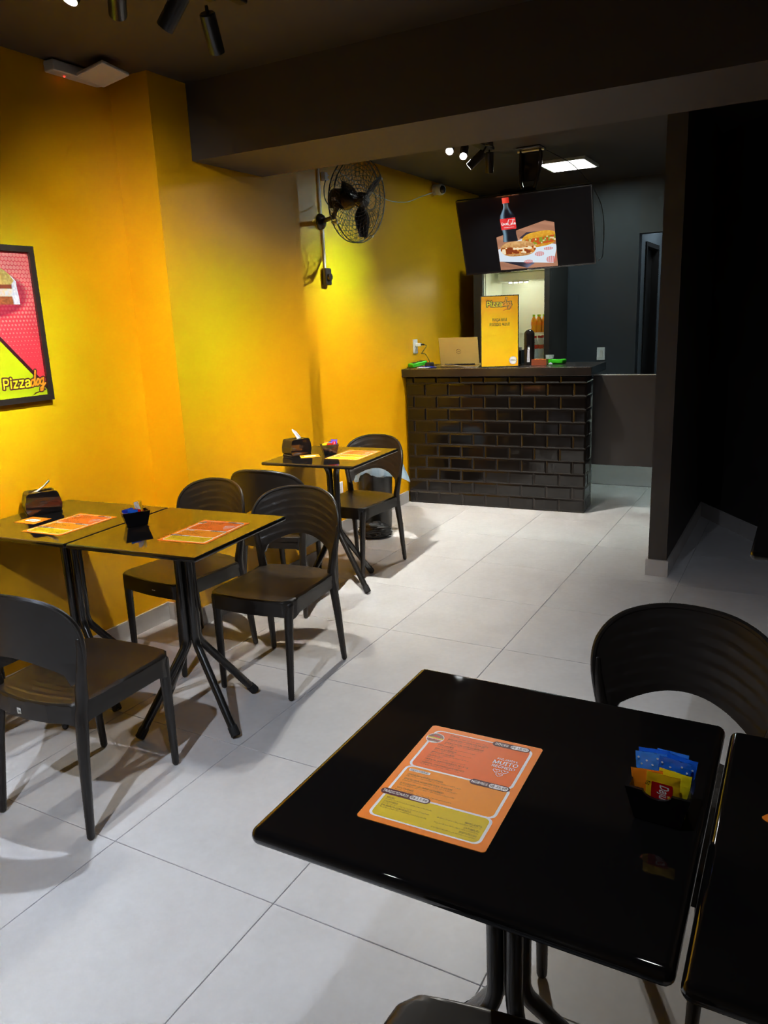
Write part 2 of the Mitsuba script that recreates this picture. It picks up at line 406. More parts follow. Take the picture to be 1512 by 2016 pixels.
g3 = 'spotlights on the track over the viewer'
for (pv, mo, pw, rc), lb in zip(TRACK_C, ('dark spotlight on the ceiling over the foreground table', 'dark spotlight on the ceiling track by the entrance', 'dark spotlight over the table before the alcove')):
    spot_head(pv, mo, pw, rc, COOL, lb, g3)
own(thing('ceiling_track', 'dark ceiling track bar carrying the near spotlights', 'lamp track'), P(cbox(0.036, 1.05, 0.022, 0.003, (-0.10, 0.58, 2.629)), 'm_leg'))
own(thing('ceiling_track', 'short dark ceiling track behind the beam', 'lamp track'), P(cbox(0.070, 0.72, 0.022, 0.003, (-0.30, 3.68, 2.629)), 'm_leg'))
own(thing('ceiling_track', 'dark ceiling track above the near tables', 'lamp track'), P(cbox(0.036, 0.8, 0.022, 0.003, (1.55, -1.05, 2.629)), 'm_leg'))
own(thing('ceiling_track', 'dark ceiling track by the entrance', 'lamp track'), P(cbox(0.036, 0.6, 0.022, 0.003, (0.60, -1.45, 2.629)), 'm_leg'))
own(thing('ceiling_track', 'dark ceiling track over the table before the alcove', 'lamp track'), P(cbox(0.036, 0.6, 0.022, 0.003, (2.10, 0.95, 2.629)), 'm_leg'))
k = thing('ceiling_panel_light', 'square white glowing ceiling panel above the kitchen', 'ceiling light')
part(k, 'frame', P(tm(m3.Manifold.cube([0.37, 0.43, 0.02], True) - m3.Manifold.cube([0.34, 0.40, 0.05], True)), 'm_white'), mat((-0.02, 5.0, 2.63)))
part(k, 'diffuser', {**P(bx(-0.19, 0.15, 4.80, 5.20, 2.622, 2.63), 'm_white'), 'emitter': {'type': 'area', 'radiance': rgb(PANEL_RADIANCE * np.array([0.76, 1.0, 0.98]))}})
k = thing('ceiling_panel_light', 'white ceiling panel light inside the hallway', 'ceiling light')
part(k, 'diffuser', {**P(bx(0.6, 0.85, 6.5, 6.75, 2.60, 2.63), 'm_white'), 'emitter': {'type': 'area', 'radiance': rgb(HALL_RADIANCE * np.array([0.86, 1.0, 1.08]))}})

# ------------------------------------------------------------------ chairs
def y0(u, z):
    return 0.212 + 0.062 * (z - 0.44) / 0.36 - 0.078 * (np.abs(u) / 0.228) ** 2

def chair_parts():
    out = []
    # backrest: hoop shaped shell
    half = [(0.158, 0.535), (0.172, 0.500), (0.200, 0.515), (0.215, 0.57), (0.226, 0.63), (0.227, 0.68), (0.218, 0.718), (0.196, 0.752), (0.160, 0.778), (0.105, 0.795), (0.045, 0.802)]
    us = np.linspace(-0.158, 0.158, 17)
    arch = [(u, 0.590 - 0.058 * (u / 0.165) ** 2) for u in us]
    poly = half[1:] + [(-a, b) for a, b in half[1:]][::-1] + arch
    cs = m3.CrossSection([np.array(poly)], m3.FillRule.NonZero)
    man = m3.Manifold.extrude(cs, 0.02).refine_to_length(0.006)
    m = tm(man); v = m.vertices.copy()
    u, z, w = v[:, 0], v[:, 1], v[:, 2] / 0.02 - 0.5
    edge = np.clip((0.575 - z) / 0.06, 0, 1) * np.clip((np.abs(u) - 0.15) / 0.03, 0, 1)
    th = 0.009 + 0.016 * edge
    s = (z + 1.3 * u ** 2) / 0.034
    fr = s - np.floor(s)
    rib = np.where(fr < 0.82, fr / 0.9, (1 - fr) / 0.1) * 0.0015
    fade = np.clip((0.205 - np.abs(u)) / 0.03, 0, 1) * np.clip((0.785 - 1.3 * u ** 2 - z) / 0.01, 0, 1) * np.clip((z - (0.597 - 0.058 * (u / 0.165) ** 2)) / 0.006, 0, 1)
    y = y0(u, z) + w * th + np.where(w < 0, -rib * fade, 0.0)
    m.vertices = np.column_stack([u, y, z])
    if m.volume < 0: m.invert()
    # rounded rim along the outer edge
    hp = smooth_path([(a, b, 0) for a, b in half[2:]] + [(-a, b, 0) for a, b in half[2:]][::-1], 5)
    rim = tube(np.column_stack([hp[:, 0] * 0.985, y0(hp[:, 0] * 0.985, hp[:, 1] - 0.004), hp[:, 1] - 0.004]), 0.0078, 8)
    out.append(('backrest', P(cat_([m, rim]), 'm_plastic', 38)))
    # seat
    th = np.linspace(0, 1, 9)
    front = [(x, -0.225 - 0.020 * (1 - (x / 0.2) ** 2)) for x in np.linspace(-0.17, 0.17, 9)]
    o = Polygon(front + [(0.197, -0.20), (0.203, -0.17), (0.190, 0.17), (0.165, 0.195), (0.08, 0.215), (0, 0.220), (-0.08, 0.215), (-0.165, 0.195), (-0.190, 0.17), (-0.203, -0.17), (-0.197, -0.20)])
    o = o.buffer(-0.02).buffer(0.02, quad_segs=5)
    s_ = m3.Manifold.extrude(m3.CrossSection([np.array(o.exterior.coords)[:-1]], m3.FillRule.NonZero), 0.03).refine_to_length(0.011)
    m = tm(s_); v = m.vertices.copy()
    x, y, t = v[:, 0], v[:, 1], v[:, 2] / 0.03
    d = np.clip(1 - (x / 0.19) ** 2, 0, 1) * np.clip(1 - ((y + 0.0) / 0.23) ** 2, 0, 1)
    r = np.maximum(np.abs(x) / 0.2, np.abs(y) / 0.22)
    gr = (y + 1.2 * x ** 2 * 0.5) / 0.030
    fr = gr - np.floor(gr)
    groove = np.where(fr < 0.75, fr / 0.75, (1 - fr) / 0.25) * 0.0030 * np.clip((y + 0.03) / 0.04, 0, 1) * np.clip((0.15 - np.abs(x)) / 0.05, 0, 1) * np.clip((0.19 - y) / 0.03, 0, 1)
    edge = np.array([o.exterior.distance(Point(a, b)) for a, b in zip(x, y)])
    rnd = -0.006 * np.clip(1 - edge / 0.010, 0, 1) ** 2
    z = 0.412 + 0.03 * t + np.where(t > 0.99, -0.011 * d + groove + rnd, 0.0)
    m.vertices = np.column_stack([x, y, z])
    out.append(('seat', P(m, 'm_plastic', 50)))
    # apron under the seat: lower edge arched into the legs
    ring = o.buffer(-0.003).difference(o.buffer(-0.020))
    a_ = m3.Manifold.extrude(m3.CrossSection([np.array(g.coords)[:-1] for g in [ring.exterior, *ring.interiors]], m3.FillRule.EvenOdd), 0.042).refine_to_length(0.012)
    m = tm(a_); v = m.vertices.copy()
    corner = np.minimum(np.abs(np.abs(v[:, 0]) - 0.19), 9)
    cd = np.min([np.hypot(v[:, 0] - sx * 0.187, v[:, 1] - sy * 0.19) for sx in (-1, 1) for sy in (-1, 1)], axis=0)
    drop = 0.022 * np.clip(1 - cd / 0.055, 0, 1) ** 2
    v[:, 2] = np.where(v[:, 2] < 0.021, -drop + (v[:, 2]), v[:, 2]) + 0.373
    m.vertices = v
    out.append(('apron', P(m, 'm_plastic', 45)))
    # legs: rounded tapering posts; the rear ones run up into the hoop
    def chain(pts):
        ms = [m3.Manifold.sphere(r, 14).translate(list(p)) for p, r in pts]
        return tm(m3.Manifold.batch_boolean([m3.Manifold.batch_hull([a, b]) for a, b in zip(ms, ms[1:])], m3.OpType.Add))
    for sx in (-1, 1):
        leg = chain([((sx * 0.180, -0.198, 0.415), 0.0205), ((sx * 0.177, -0.203, 0.36), 0.0185), ((sx * 0.169, -0.215, 0.012), 0.0125)])
        leg = trimesh.intersections.slice_mesh_plane(leg, [0, 0, 1], [0, 0, 0.001], cap=True, engine='earcut')
        out.append(('leg', P(leg, 'm_plastic', 45)))
    for sx in (-1, 1):
        pts = [((sx * 0.192, 0.217, 0.012), 0.0125), ((sx * 0.183, 0.192, 0.26), 0.0175), ((sx * 0.177, 0.172, 0.40), 0.0200)]
        for uu, zz, rr in ((0.181, 0.45, 0.0195), (0.190, 0.50, 0.018), (0.203, 0.56, 0.0145), (0.212, 0.61, 0.011), (0.216, 0.65, 0.0085)):
            pts.append(((sx * uu, float(y0(uu, zz)), zz), rr))
        leg = chain(pts)
        leg = trimesh.intersections.slice_mesh_plane(leg, [0, 0, 1], [0, 0, 0.001], cap=True, engine='earcut')
        out.append(('leg', P(leg, 'm_plastic', 45)))
    return out
CHAIR = chair_parts()
STICKER = P(cbox(0.016, 0.0012, 0.020, 0.0004, (0.035, 0.2165, 0.396)), 'm_white')
STICKTXT = P(cat_([bx(0.029 + 0.004 * i, 0.031 + 0.004 * i, 0.2171, 0.2174, 0.391, 0.401 - 0.002 * (i % 2)) for i in range(3)]), 'm_blackplastic')
BADGE = P(cbox(0.022, 0.0012, 0.0035, 0.0004, (0.055, -0.2415, 0.402)), 'm_offwhite')
def chair(x, y, deg, label, group, sticker=False, badge=False):
    k = thing('plastic_chair', label, 'chair', group)
    M = mat((x, y, 0.0), D(deg))
    for n, s in CHAIR: part(k, n, s, M)
    if sticker:
        s = part(k, 'sticker', STICKER, M, label='small white printed sticker')
        part(s, 'print', STICKTXT, M)
    if badge: part(k, 'badge', BADGE, M, label='thin pale maker badge')
    return k
GC = 'black plastic chairs at the wall tables'
chair(-0.206, 1.175, 3.8, 'black plastic chair facing viewer at the aisle side of the middle table', GC)
chair(-0.742, 1.190, -6.0, 'black plastic chair facing viewer between middle table and yellow pilaster', GC, badge=True)
chair(-0.281, 0.176, 184.2, 'black plastic chair with its back turned and white sticker, at left front', GC, sticker=True)
chair(-0.880, 0.190, 181.0, 'black plastic chair cut off by the left picture edge below the poster', GC)
chair(-0.704, 1.960, 186.5, 'black plastic chair with back turned at the near side of far table', GC, sticker=True)
chair(-0.672, 2.670, -6.0, 'black plastic chair at the far table in front of the waste bin', GC)
GN = 'black plastic chairs at the near tables'
chair(1.522, 0.270, -9.5, 'black plastic chair with wide hoop back behind the near right table', GN)
chair(1.47, -0.668, 186.0, 'black plastic chair of which only the seat corner shows at the bottom edge', GN)

# ------------------------------------------------------------------ tables
HT = 0.78
def table_parts(s, th, er, feet0):
    top = rbox(s, s, th, er, 20, (0, 0, HT - th / 2))
    out = [('tabletop', P(top, 'm_glosstop', 50), [])]
    zb = HT - th
    out.append(('mounting_plate', P(cbox(0.24, 0.24, 0.008, 0.002, (0, 0, zb - 0.004)), 'm_leg'), []))
    for i in range(4):
        a = feet0 + i * math.pi / 2
        c, s_ = math.cos(a), math.sin(a)
        pth = [(0.070 * c, 0.070 * s_, zb - 0.012), (0.027 * c, 0.027 * s_, zb - 0.07), (0.025 * c, 0.025 * s_, 0.325), (0.245 * c, 0.245 * s_, 0.035), (0.262 * c, 0.262 * s_, 0.013)]
        pp = fillet_path(pth, 0.03, 7)
        ft = tube([(0.239 * c, 0.239 * s_, 0.043), (0.262 * c, 0.262 * s_, 0.013)], [0.0185, 0.0185], 12)
        ft = trimesh.util.concatenate([ft])
        v = ft.vertices; v[:, 2] = np.maximum(v[:, 2], 0.001); ft.vertices = v
        out.append(('leg', P(tube(pp, 0.0160, 12), 'm_leg', 40), [('foot_cap', P(ft, 'm_rubber', 30))]))
    return out
def table(parts, x, y, deg, label, group):
    k = thing('bistro_table', label, 'table', group)
    M = mat((x, y, 0), D(deg))
    for n, s, subs in parts:
        kk = part(k, n, s, M)
        for n2, s2 in subs: part(kk, n2, s2, M)
    return k
TP = table_parts(0.580, 0.018, 0.007, D(-18 - 4.5))
TN = table_parts(0.615, 0.030, 0.0145, D(40))
GT = 'black tables along the yellow wall'
table(TP, -0.874, 0.675, 4.2, 'glossy black square table against the yellow wall with napkin dispenser', GT)
table(TP, -0.291, 0.718, 4.2, 'glossy black square table on the aisle joined to the wall table', GT)
table(TP, -0.610, 2.298, 3.5, 'glossy black square table farthest away, before the waste bin', GT)
GB = 'black tables in the right foreground'
table(TN, 1.373, -0.291, 0.2, 'large glossy black table with orange menu in the foreground', GB)
table(TN, 1.995, -0.300, 0.0, 'glossy black table at the lower right edge beside the foreground one', GB)
table(TN, 1.950, 1.465, 0.0, 'glossy black table corner at the right edge before the dark alcove', GB)

# ------------------------------------------------------------------ menus (printed sheets lying on the tables)
def menu_parts():
    W, H = 0.105, 0.1485
    L = []
    L.append(('sheet', P(slab(rrect(-W, -H, W, H, 0.006), 0.0009), 'm_menu')))
    z = 0.00105
    zs = [z + 0.00012 * i for i in range(6)]
    # three panels with speckled white borders
    pans = [('m_menudoce', (-0.088, 0.012, 0.088, 0.132)), ('m_menunobre', (-0.088, -0.070, 0.088, 0.008)), ('m_menutrad', (-0.088, -0.134, 0.088, -0.074))]
    border = unary_union([rrect(a - 0.0045, b - 0.003, c + 0.0045, d + 0.003, 0.012) for _, (a, b, c, d) in pans])
    L.append(('border', P(flat(border, zs[0]), 'm_menuwhite')))
    for mt, (a, b, c, d) in pans:
        L.append(('panel', P(flat(rrect(a, b, c, d, 0.010), zs[1]), mt)))
    # photo roundel
    L.append(('photo', P(flat(Point(-0.083, 0.107).buffer(0.0165), zs[2]), 'm_menuwhite')))
    c = Point(-0.083, 0.107).buffer(0.0150)
    L.append(('photo_bun', P(flat(unary_union([c.intersection(sbox(-0.1, 0.109, -0.06, 0.125)), c.intersection(sbox(-0.1, 0.095, -0.06, 0.101))]), zs[3]), 'm_wood')))
    L.append(('photo_filling', P(flat(unary_union([c.intersection(sbox(-0.1, 0.105, -0.06, 0.109))]), zs[3]), 'm_menutrad')))
    L.append(('photo_tomato', P(flat(unary_union([Point(-0.085, 0.114).buffer(0.0035), Point(-0.078, 0.112).buffer(0.003), c.intersection(sbox(-0.1, 0.101, -0.06, 0.103))]), zs[4]), 'm_menured')))
    # pills with titles and prices
    pills = [('DOCES', 'R$ 18,90', 0.018, 0.132), ('NOBRES', 'R$ 25,90', 0.022, 0.008), ('TRADICIONAIS', 'R$ 17,90', -0.100, -0.072)]
    mar, wh, dk, wt = [], [], [], []
    for t, pr, x, y in pills:
        w1 = 0.030 if len(t) < 8 else 0.048
        mar.append(rrect(x, y - 0.0075, x + w1 + 0.038, y + 0.0075, 0.0074))
        wh.append(rrect(x + w1 + 0.003, y - 0.0055, x + w1 + 0.0355, y + 0.0055, 0.0054))
        wt.append(text_poly(t, 0.0066, True, 'c', (x + w1 / 2 + 0.0020, y - 0.0033), 0.0, 0.78 if len(t) < 8 else 0.66))
        dk.append(text_poly(pr, 0.0056, True, 'c', (x + w1 + 0.019, y - 0.0028), 0.1, 0.85))
    for q in mar: L.append(('title_pill', P(flat(q, zs[3]), 'm_menumaroon')))
    for q in wh: L.append(('price_pill', P(flat(q, zs[4]), 'm_menuwhite')))
    # slogan with three outlined hearts
    wt.append(text_poly('PAZ, AMOR E', 0.0052, True, 'c', (0.060, 0.086), 0.0, 0.8))
    wt.append(text_poly('MUITO', 0.0098, True, 'c', (0.060, 0.0725), 0.0, 0.95))
    wt.append(text_poly('RECHEIO', 0.0074, True, 'c', (0.060, 0.0615), 0.0, 0.9))
    def heart(cx, cy, s):
        t = np.linspace(0, 2 * np.pi, 26)
        return Polygon(np.column_stack([cx + s * 16 * np.sin(t) ** 3 / 17, cy + s * (13 * np.cos(t) - 5 * np.cos(2 * t) - 2 * np.cos(3 * t) - np.cos(4 * t)) / 17]))
    for cx, cy in ((0.052, 0.052), (0.066, 0.053), (0.060, 0.042)):
        h = heart(cx, cy, 0.0068); wt.append(h.difference(h.buffer(-0.0011)))
    L.append(('white_lettering', P(flat(unary_union(wt), zs[5]), 'm_menuwhite')))
    L.append(('price_lettering', P(flat(unary_union(dk), zs[5]), 'm_ink')))
    # item lines
    it, ds = [], []
    items = ['BANANA', 'BANANA COM CHOCOLATE AO LEITE', 'CHOCOLATE AO LEITE OU BRANCO', 'DOIS AMORES', 'SENSAÇÃO BRANCO', 'SENSAÇÃO AO LEITE', 'TRUFFATINO', 'TROPICAL COM CHOCOLATE AO LEITE', 'TROPICAL COM CHOCOLATE BRANCO']
    for i, t in enumerate(items):
        y = 0.1235 - 0.0122 * i
        x = -0.060 if i < 3 else -0.066 - 0.001 * i
        it.append(text_poly(t, 0.0037, True, 'l', (x, y), 0, 0.82))
        ds.append(text_poly('Baguete de chocolate, leite condensado e creme', 0.0026, False, 'l', (x, y - 0.0046), 0, 0.86))
    for i, t in enumerate(['COSTELINHA SUÍNA DESFIADA', 'COSTELINHA SUÍNA DESFIADA C/ BACON', 'STROGONOFF DE CARNE OU FRANGO', 'VEGETARIANO']):
        y = -0.0165 - 0.0138 * i
        it.append(text_poly(t, 0.0037, True, 'l', (-0.080, y), 0, 0.82))
        ds.append(text_poly('Baguete de parmesão, mussarela, molho especial e batata palha', 0.0026, False, 'l', (-0.080, y - 0.0046), 0, 0.9))
    for i, t in enumerate(['BAURU', 'CALABRESA', 'CALABRESA COM CEBOLA']):
        y = -0.0880 - 0.0105 * i
        it.append(text_poly(t, 0.0036, True, 'l', (-0.082, y), 0, 0.82))
        ds.append(text_poly('Baguete de parmesão, mussarela, presunto e tomate', 0.0026, False, 'l', (-0.082, y - 0.0043), 0, 0.9))
    for i, t in enumerate(['MARGUERITA', 'CATUMBLEU', 'PORTUGUESA']):
        y = -0.0985 - 0.0118 * i
        it.append(text_poly(t, 0.0036, True, 'r', (0.082, y), 0, 0.82))
        ds.append(text_poly('Baguete de parmesão, mussarela e manjericão', 0.0026, False, 'r', (0.082, y - 0.0043), 0, 0.9))
    L.append(('item_lettering', P(flat(unary_union(it), zs[2]), 'm_menutext')))
    L.append(('description_lettering', P(flat(unary_union(ds), zs[2]), 'm_menutext')))
    L.append(('notice', P(flat(rrect(-0.083, -0.0055, -0.045, 0.0015, 0.001), zs[4]), 'm_menuwhite')))
    L.append(('notice_lettering', P(flat(text_poly('INDISPONÍVEL', 0.0042, True, 'c', (-0.064, -0.0042), 0.15, 0.8), zs[5]), 'm_ink')))
    return L
MENU = menu_parts()
def menu(x, y, deg, label):
    k = thing('menu', label, 'menu', 'printed menu sheets on the tables')
    for n, s in MENU: part(k, n, s, mat((x, y, HT + 0.0002), D(deg)), kind='stuff' if n in ('item_lettering', 'description_lettering') else None)
menu(1.303, -0.352, 1.2, 'orange and yellow menu sheet on the foreground table')
menu(-0.180, 0.727, 6.5, 'orange menu sheet on the aisle half of the joined tables')
menu(-0.786, 0.622, 3.0, 'orange menu sheet beside the sugar caddy on the wall table')
menu(-0.490, 2.339, 3.0, 'orange menu sheet on the farthest table')
menu(1.922, -0.190, -36.0, 'menu sheet of which one corner shows at the right edge')

def card_parts():
    w, h = 0.055, 0.047
    z = 0.0012
    return [('sheet', P(slab(rrect(-w, -h, w, h, 0.003), 0.0010), 'm_menu')),
            ('badge', P(flat(rrect(-0.034, -0.017, 0.036, 0.017, 0.016), z), 'm_menuwhite')),
            ('stripe', P(flat(rrect(-0.045, -0.036, 0.02, -0.026, 0.004), z), 'm_menutrad')),
            ('badge_lettering', P(flat(text_poly('PEÇA AQUI', 0.007, True, 'c', (0, -0.003), 0.1, 0.9), z + 0.0001), 'm_menumaroon'))]
CARD = card_parts()
for (x, y, dg, lb) in ((-0.992, 0.606, 4.0, 'small orange card in front of the napkin dispenser on the wall table'), (-0.716, 2.232, 40.0, 'small orange card in front of the napkin dispenser on the farthest table')):
    k = thing('table_card', lb, 'card', 'small printed cards')
    for n, s in CARD: part(k, n, s, mat((x, y, HT + 0.0002), D(dg)))

# ------------------------------------------------------------------ napkin dispensers
def dispenser(x, y, deg, label, flip, nlabel):
    k = thing('napkin_dispenser', label, 'napkin dispenser', 'black napkin dispensers')
    M = mat((x, y, HT), D(deg))
    prof = Polygon([(-0.072, 0.008), (0.072, 0.008), (0.072, 0.05), (0.060, 0.095), (-0.060, 0.095), (-0.072, 0.05)]).buffer(-0.016).buffer(0.016, quad_segs=6)
    b = trimesh.creation.extrude_polygon(prof, 0.092, engine='earcut')
    v = b.vertices; b.vertices = np.column_stack([v[:, 0], 0.046 - v[:, 2], v[:, 1]]);
    if b.volume < 0: b.invert()
    slot = bx(-0.045, 0.045, -0.012, 0.012, 0.085, 0.2)
    mm = m3.Manifold(m3.Mesh(np.array(b.vertices, np.float32), np.array(b.faces, np.uint32)))
    sm = m3.Manifold(m3.Mesh(np.array(slot.vertices, np.float32), np.array(slot.faces, np.uint32)))
    b = tm(mm - sm)
    part(k, 'shell', P(b, 'm_gloss', 35), M)
    part(k, 'foot_plate', P(cbox(0.142, 0.086, 0.009, 0.002, (0, 0, 0.0047)), 'm_blackplastic'), M)
    part(k, 'emblem', P(slab(Polygon([(-0.012, 0), (0.012, 0), (0.010, 0.012), (-0.010, 0.012)]).buffer(0.002), 0.0008), 'm_blackplastic'), M @ mat((0, -0.0462, 0.045), rx=D(90)))
    # paper napkin pulled out of the slot
    n = 9; V = []
    for i in range(n):
        for j in range(7):
            s, t = i / (n - 1), j / 6 - 0.5
            if flip == 0:
                V.append((0.03 + t * 0.045 * (1 - 0.5 * s) - 0.045 * s, 0.012 * math.sin(5 * t + 2 * s), 0.083 + 0.062 * s + 0.006 * math.cos(6 * t)))
            else:
                V.append((-0.035 + 0.075 * s + t * 0.012, t * 0.035 * (1 - 0.6 * s), 0.088 + 0.018 * s + 0.028 * s * s + 0.004 * math.cos(7 * t)))
    F = []
    for i in range(n - 1):
        for j in range(6):
            a = i * 7 + j; F += [[a, a + 1, a + 8], [a, a + 8, a + 7]]
    own(thing('paper_napkin', nlabel, 'napkin', 'paper napkins in the dispensers'), P(trimesh.Trimesh(V, F, process=False), 'm_paper', True), M)
dispenser(-1.075, 0.722, 62.0, 'black napkin dispenser on the wall table under the poster', 1, 'white napkin lying out of the dispenser under the poster')
dispenser(-0.822, 2.258, 70.0, 'black napkin dispenser on the farthest table', 0, 'white napkin standing up from the farthest dispenser')

# ------------------------------------------------------------------ sugar caddies and sachets
def caddy(x, y, deg, w, d, h, label, notch):
    k = thing('sugar_caddy', label, 'sachet holder', 'black sachet caddies')
    M = mat((x, y, HT), D(deg))
    def frustum(a, b, z0, z1, e=0.0, k0=0.72):
        r = 0.006
        pts = []
        for s, z in ((k0, z0), (1.0, z1)):
            for sx in (-1, 1):
                for sy in (-1, 1):
                    pts.append((sx * (a / 2 * s - e), sy * (b / 2 * s - e), z))
        return m3.Manifold.hull_points(np.array(pts))
    o = frustum(w, d, 0.0015, h) - frustum(w, d, 0.004, h + 0.02, 0.0022, 0.72)
    if notch:
        c = m3.Manifold.cylinder(0.05, 0.020, 0.020, 24).rotate([90, 0, 0]).scale([1, 1, 0.62]).translate([0, -d / 2 + 0.025, h])
        o = o - c
    part(k, 'tray', P(tm(o), 'm_caddy'), M)
    return M
def sachet_mesh(w, h, t=0.004):
    n, m_ = 7, 9
    V, F = [], []
    for s in (1, -1):
        for i in range(m_):
            for j in range(n):
                a, b = j / (n - 1) * 2 - 1, i / (m_ - 1) * 2 - 1
                puff = max(0.0, (1 - (abs(a) / 0.96) ** 4) * (1 - (abs(b) / 0.86) ** 6))
                V.append((a * w / 2, s * (0.0003 + t / 2 * puff) + 0.0006 * math.sin(9 * b + 5 * a * s), (b + 1) * h / 2))
    o = n * m_
    for s in range(2):
        for i in range(m_ - 1):
            for j in range(n - 1):
                q = s * o + i * n + j
                f = [[q, q + 1, q + n + 1], [q, q + n + 1, q + n]]
                F += f if s else [x[::-1] for x in f]
    for i in range(m_ - 1):
        for c, d_ in ((0, 0), (n - 1, 1)):
            p, q = i * n + c, (i + 1) * n + c
            f = [[p, q, o + q], [p, o + q, o + p]]
            F += f if d_ else [x[::-1] for x in f]
    for j in range(n - 1):
        for r_, d_ in ((0, 1), (m_ - 1, 0)):
            p, q = r_ * n + j, r_ * n + j + 1
            f = [[p, q, o + q], [p, o + q, o + p]]
            F += f if d_ else [x[::-1] for x in f]
    return trimesh.Trimesh(V, F, process=False)
SB = sachet_mesh(0.046, 0.074)
def front_flat(poly, dy=-0.0032):
    """flat print on the front (-y) face of an upright sachet: polygon coordinates are x, z"""
    m = flat(poly); v = m.vertices
    return trimesh.Trimesh(np.column_stack([v[:, 0], np.full(len(v), dy), v[:, 1]]), m.faces[:, ::-1][:, ::-1], process=False)
def sachet(M, loc, rx, ry, rz, mt, label, group, mesh=None, prints=()):
    k = thing('sachet', label, 'sachet', group)
    MM = M @ mat(loc, rz, rx, ry)
    if prints:
        part(k, 'wrapper', P(mesh if mesh is not None else SB, mt, True), MM)
        for n, poly, m2, dy in prints: part(k, n, P(front_flat(poly, dy), m2), MM)
    else:
        own(k, P(mesh if mesh is not None else SB, mt, True), MM)
# foreground caddy
M = caddy(1.617, -0.300, -2.0, 0.092, 0.080, 0.058, 'black caddy full of blue and yellow sachets on foreground table', True)
gs = 'sachets in the foreground caddy'
spark = unary_union([Point(x, z).buffer(0.0016) for x, z in ((-0.018, 0.066), (-0.006, 0.062), (0.010, 0.067), (0.018, 0.060), (0.002, 0.056), (-0.014, 0.056))])
for i, (x, y, rx, ry, mt, lb) in enumerate(((-0.013, 0.020, -9, -5, 'm_blue', 'blue sachet at the back left of the foreground caddy'), (0.006, 0.023, -10, 1, 'm_bluelight', 'blue sachet in the middle of the caddy back row'),
        (0.014, 0.016, -8, 6, 'm_blue', 'blue sachet at the back right of the foreground caddy'), (-0.014, 0.012, -5, -6, 'm_bluelight', 'blue sachet behind the yellow ones on the left'), (0.010, 0.008, -4, 4, 'm_blue', 'blue sachet directly behind the yellow sachets'))):
    sachet(M, (x, y, 0.014), D(rx), D(ry), 0, mt, lb, gs, None, [('print', spark, 'm_paleblue', -0.0034)])
for i, (x, y, rx, ry, mt, lb) in enumerate(((0.012, -0.001, 2, 5, 'm_sachetlemon', 'bright lemon sachet at right of the foreground caddy'), (-0.012, -0.007, 5, -7, 'm_sachetorange', 'orange yellow sachet at left front of foreground caddy'), (0.001, -0.010, 6, 2, 'm_sachetyellow', 'yellow sachet just behind the red labelled one'))):
    sachet(M, (x, y, 0.004), D(rx), D(ry), 0, mt, lb, gs)
w = text_poly('Dajuda', 0.0125, True, 'l', (0, 0), 0.15, 0.72)
w = affinity.translate(affinity.rotate(w, -90, origin=(0, 0)), -0.004, 0.057)
sachet(M, (0.004, -0.017, 0.012), D(10), D(2), 0, 'm_sachetyellow', 'yellow sachet with red label at the front of foreground caddy', gs, None,
       [('label', rrect(-0.016, 0.010, 0.014, 0.060, 0.002), 'm_sachetred', -0.0032), ('lettering', w, 'm_menuwhite', -0.0035), ('flame_mark', Polygon([(0.007, 0.036), (0.010, 0.041), (0.012, 0.036), (0.0095, 0.033)]), 'm_sachetyellow', -0.0035),
        ('side_lettering', affinity.translate(affinity.rotate(text_poly('5g', 0.005, True), -90, origin=(0, 0)), -0.023, 0.058), 'm_ink', -0.0028)])
# joined-table caddy: blue sachets and yellow sugar sticks
M = caddy(-0.508, 0.705, 58.0, 0.105, 0.062, 0.058, 'black caddy with blue sachets and yellow sticks on joined tables', False)
gs = 'sachets in the caddy on the joined tables'
SM = sachet_mesh(0.038, 0.058)
for x, y, rx, ry, mt, lb in ((-0.020, 0.006, -8, -8, 'm_navy', 'dark blue sachet leaning at the caddy end on joined tables'), (-0.016, -0.006, 8, 6, 'm_blue', 'blue sachet in front in the joined tables caddy'), (-0.010, 0.002, -4, -14, 'm_navy', 'dark blue sachet in the middle of the joined tables caddy'), (-0.004, -0.004, 8, 18, 'm_sachetred', 'dark red sachet among blue ones on the joined tables')):
    sachet(M, (x, y, 0.010), D(rx), D(ry), 0, mt, lb, gs, SM)
SS = sachet_mesh(0.012, 0.085, 0.005)
for i in range(7):
    sachet(M, (0.016 + 0.0045 * i, 0.014 * math.sin(i * 2.1), 0.008), D(10 * math.sin(i * 1.7)), D(-8 + 5.5 * i), D(30 * i), 'm_sachetyellow' if i % 3 else 'm_offwhite',
           ('first', 'second', 'third', 'fourth', 'fifth', 'sixth', 'last')[i] + (' yellow' if i % 3 else ' pale') + ' sugar stick from left in the joined tables caddy', 'sugar sticks in the joined tables caddy', SS)
# farthest caddy
M = caddy(-0.640, 2.325, 45.0, 0.100, 0.064, 0.058, 'black caddy with yellow and purple sachets on the farthest table', False)
gs = 'sachets in the farthest caddy'
for x, y, rx, ry, mt, lb in ((-0.018, -0.004, 9, -9, 'm_sachetyellow', 'yellow sachet at the left of the farthest caddy'), (-0.018, 0.008, -6, 12, 'm_sachetorange', 'orange sachet behind the yellow ones in farthest caddy'), (-0.006, -0.012, 16, 6, 'm_sachetred', 'red sachet low in front in the farthest caddy'), (0.004, 0.010, -10, -8, 'm_navy', 'dark blue sachet standing in the farthest caddy')):
    sachet(M, (x, y, 0.012), D(rx), D(ry), 0, mt, lb, gs, SM)
sachet(M, (0.026, 0.004, 0.026), D(-4), D(6), 0, 'm_purple', 'purple sachet standing tallest in the farthest caddy', gs, SM, [('emblem', Point(0, 0.036).buffer(0.011), 'm_sachetred', -0.0030), ('mark', sbox(-0.002, 0.028, 0.002, 0.045), 'm_menuwhite', -0.0032)])

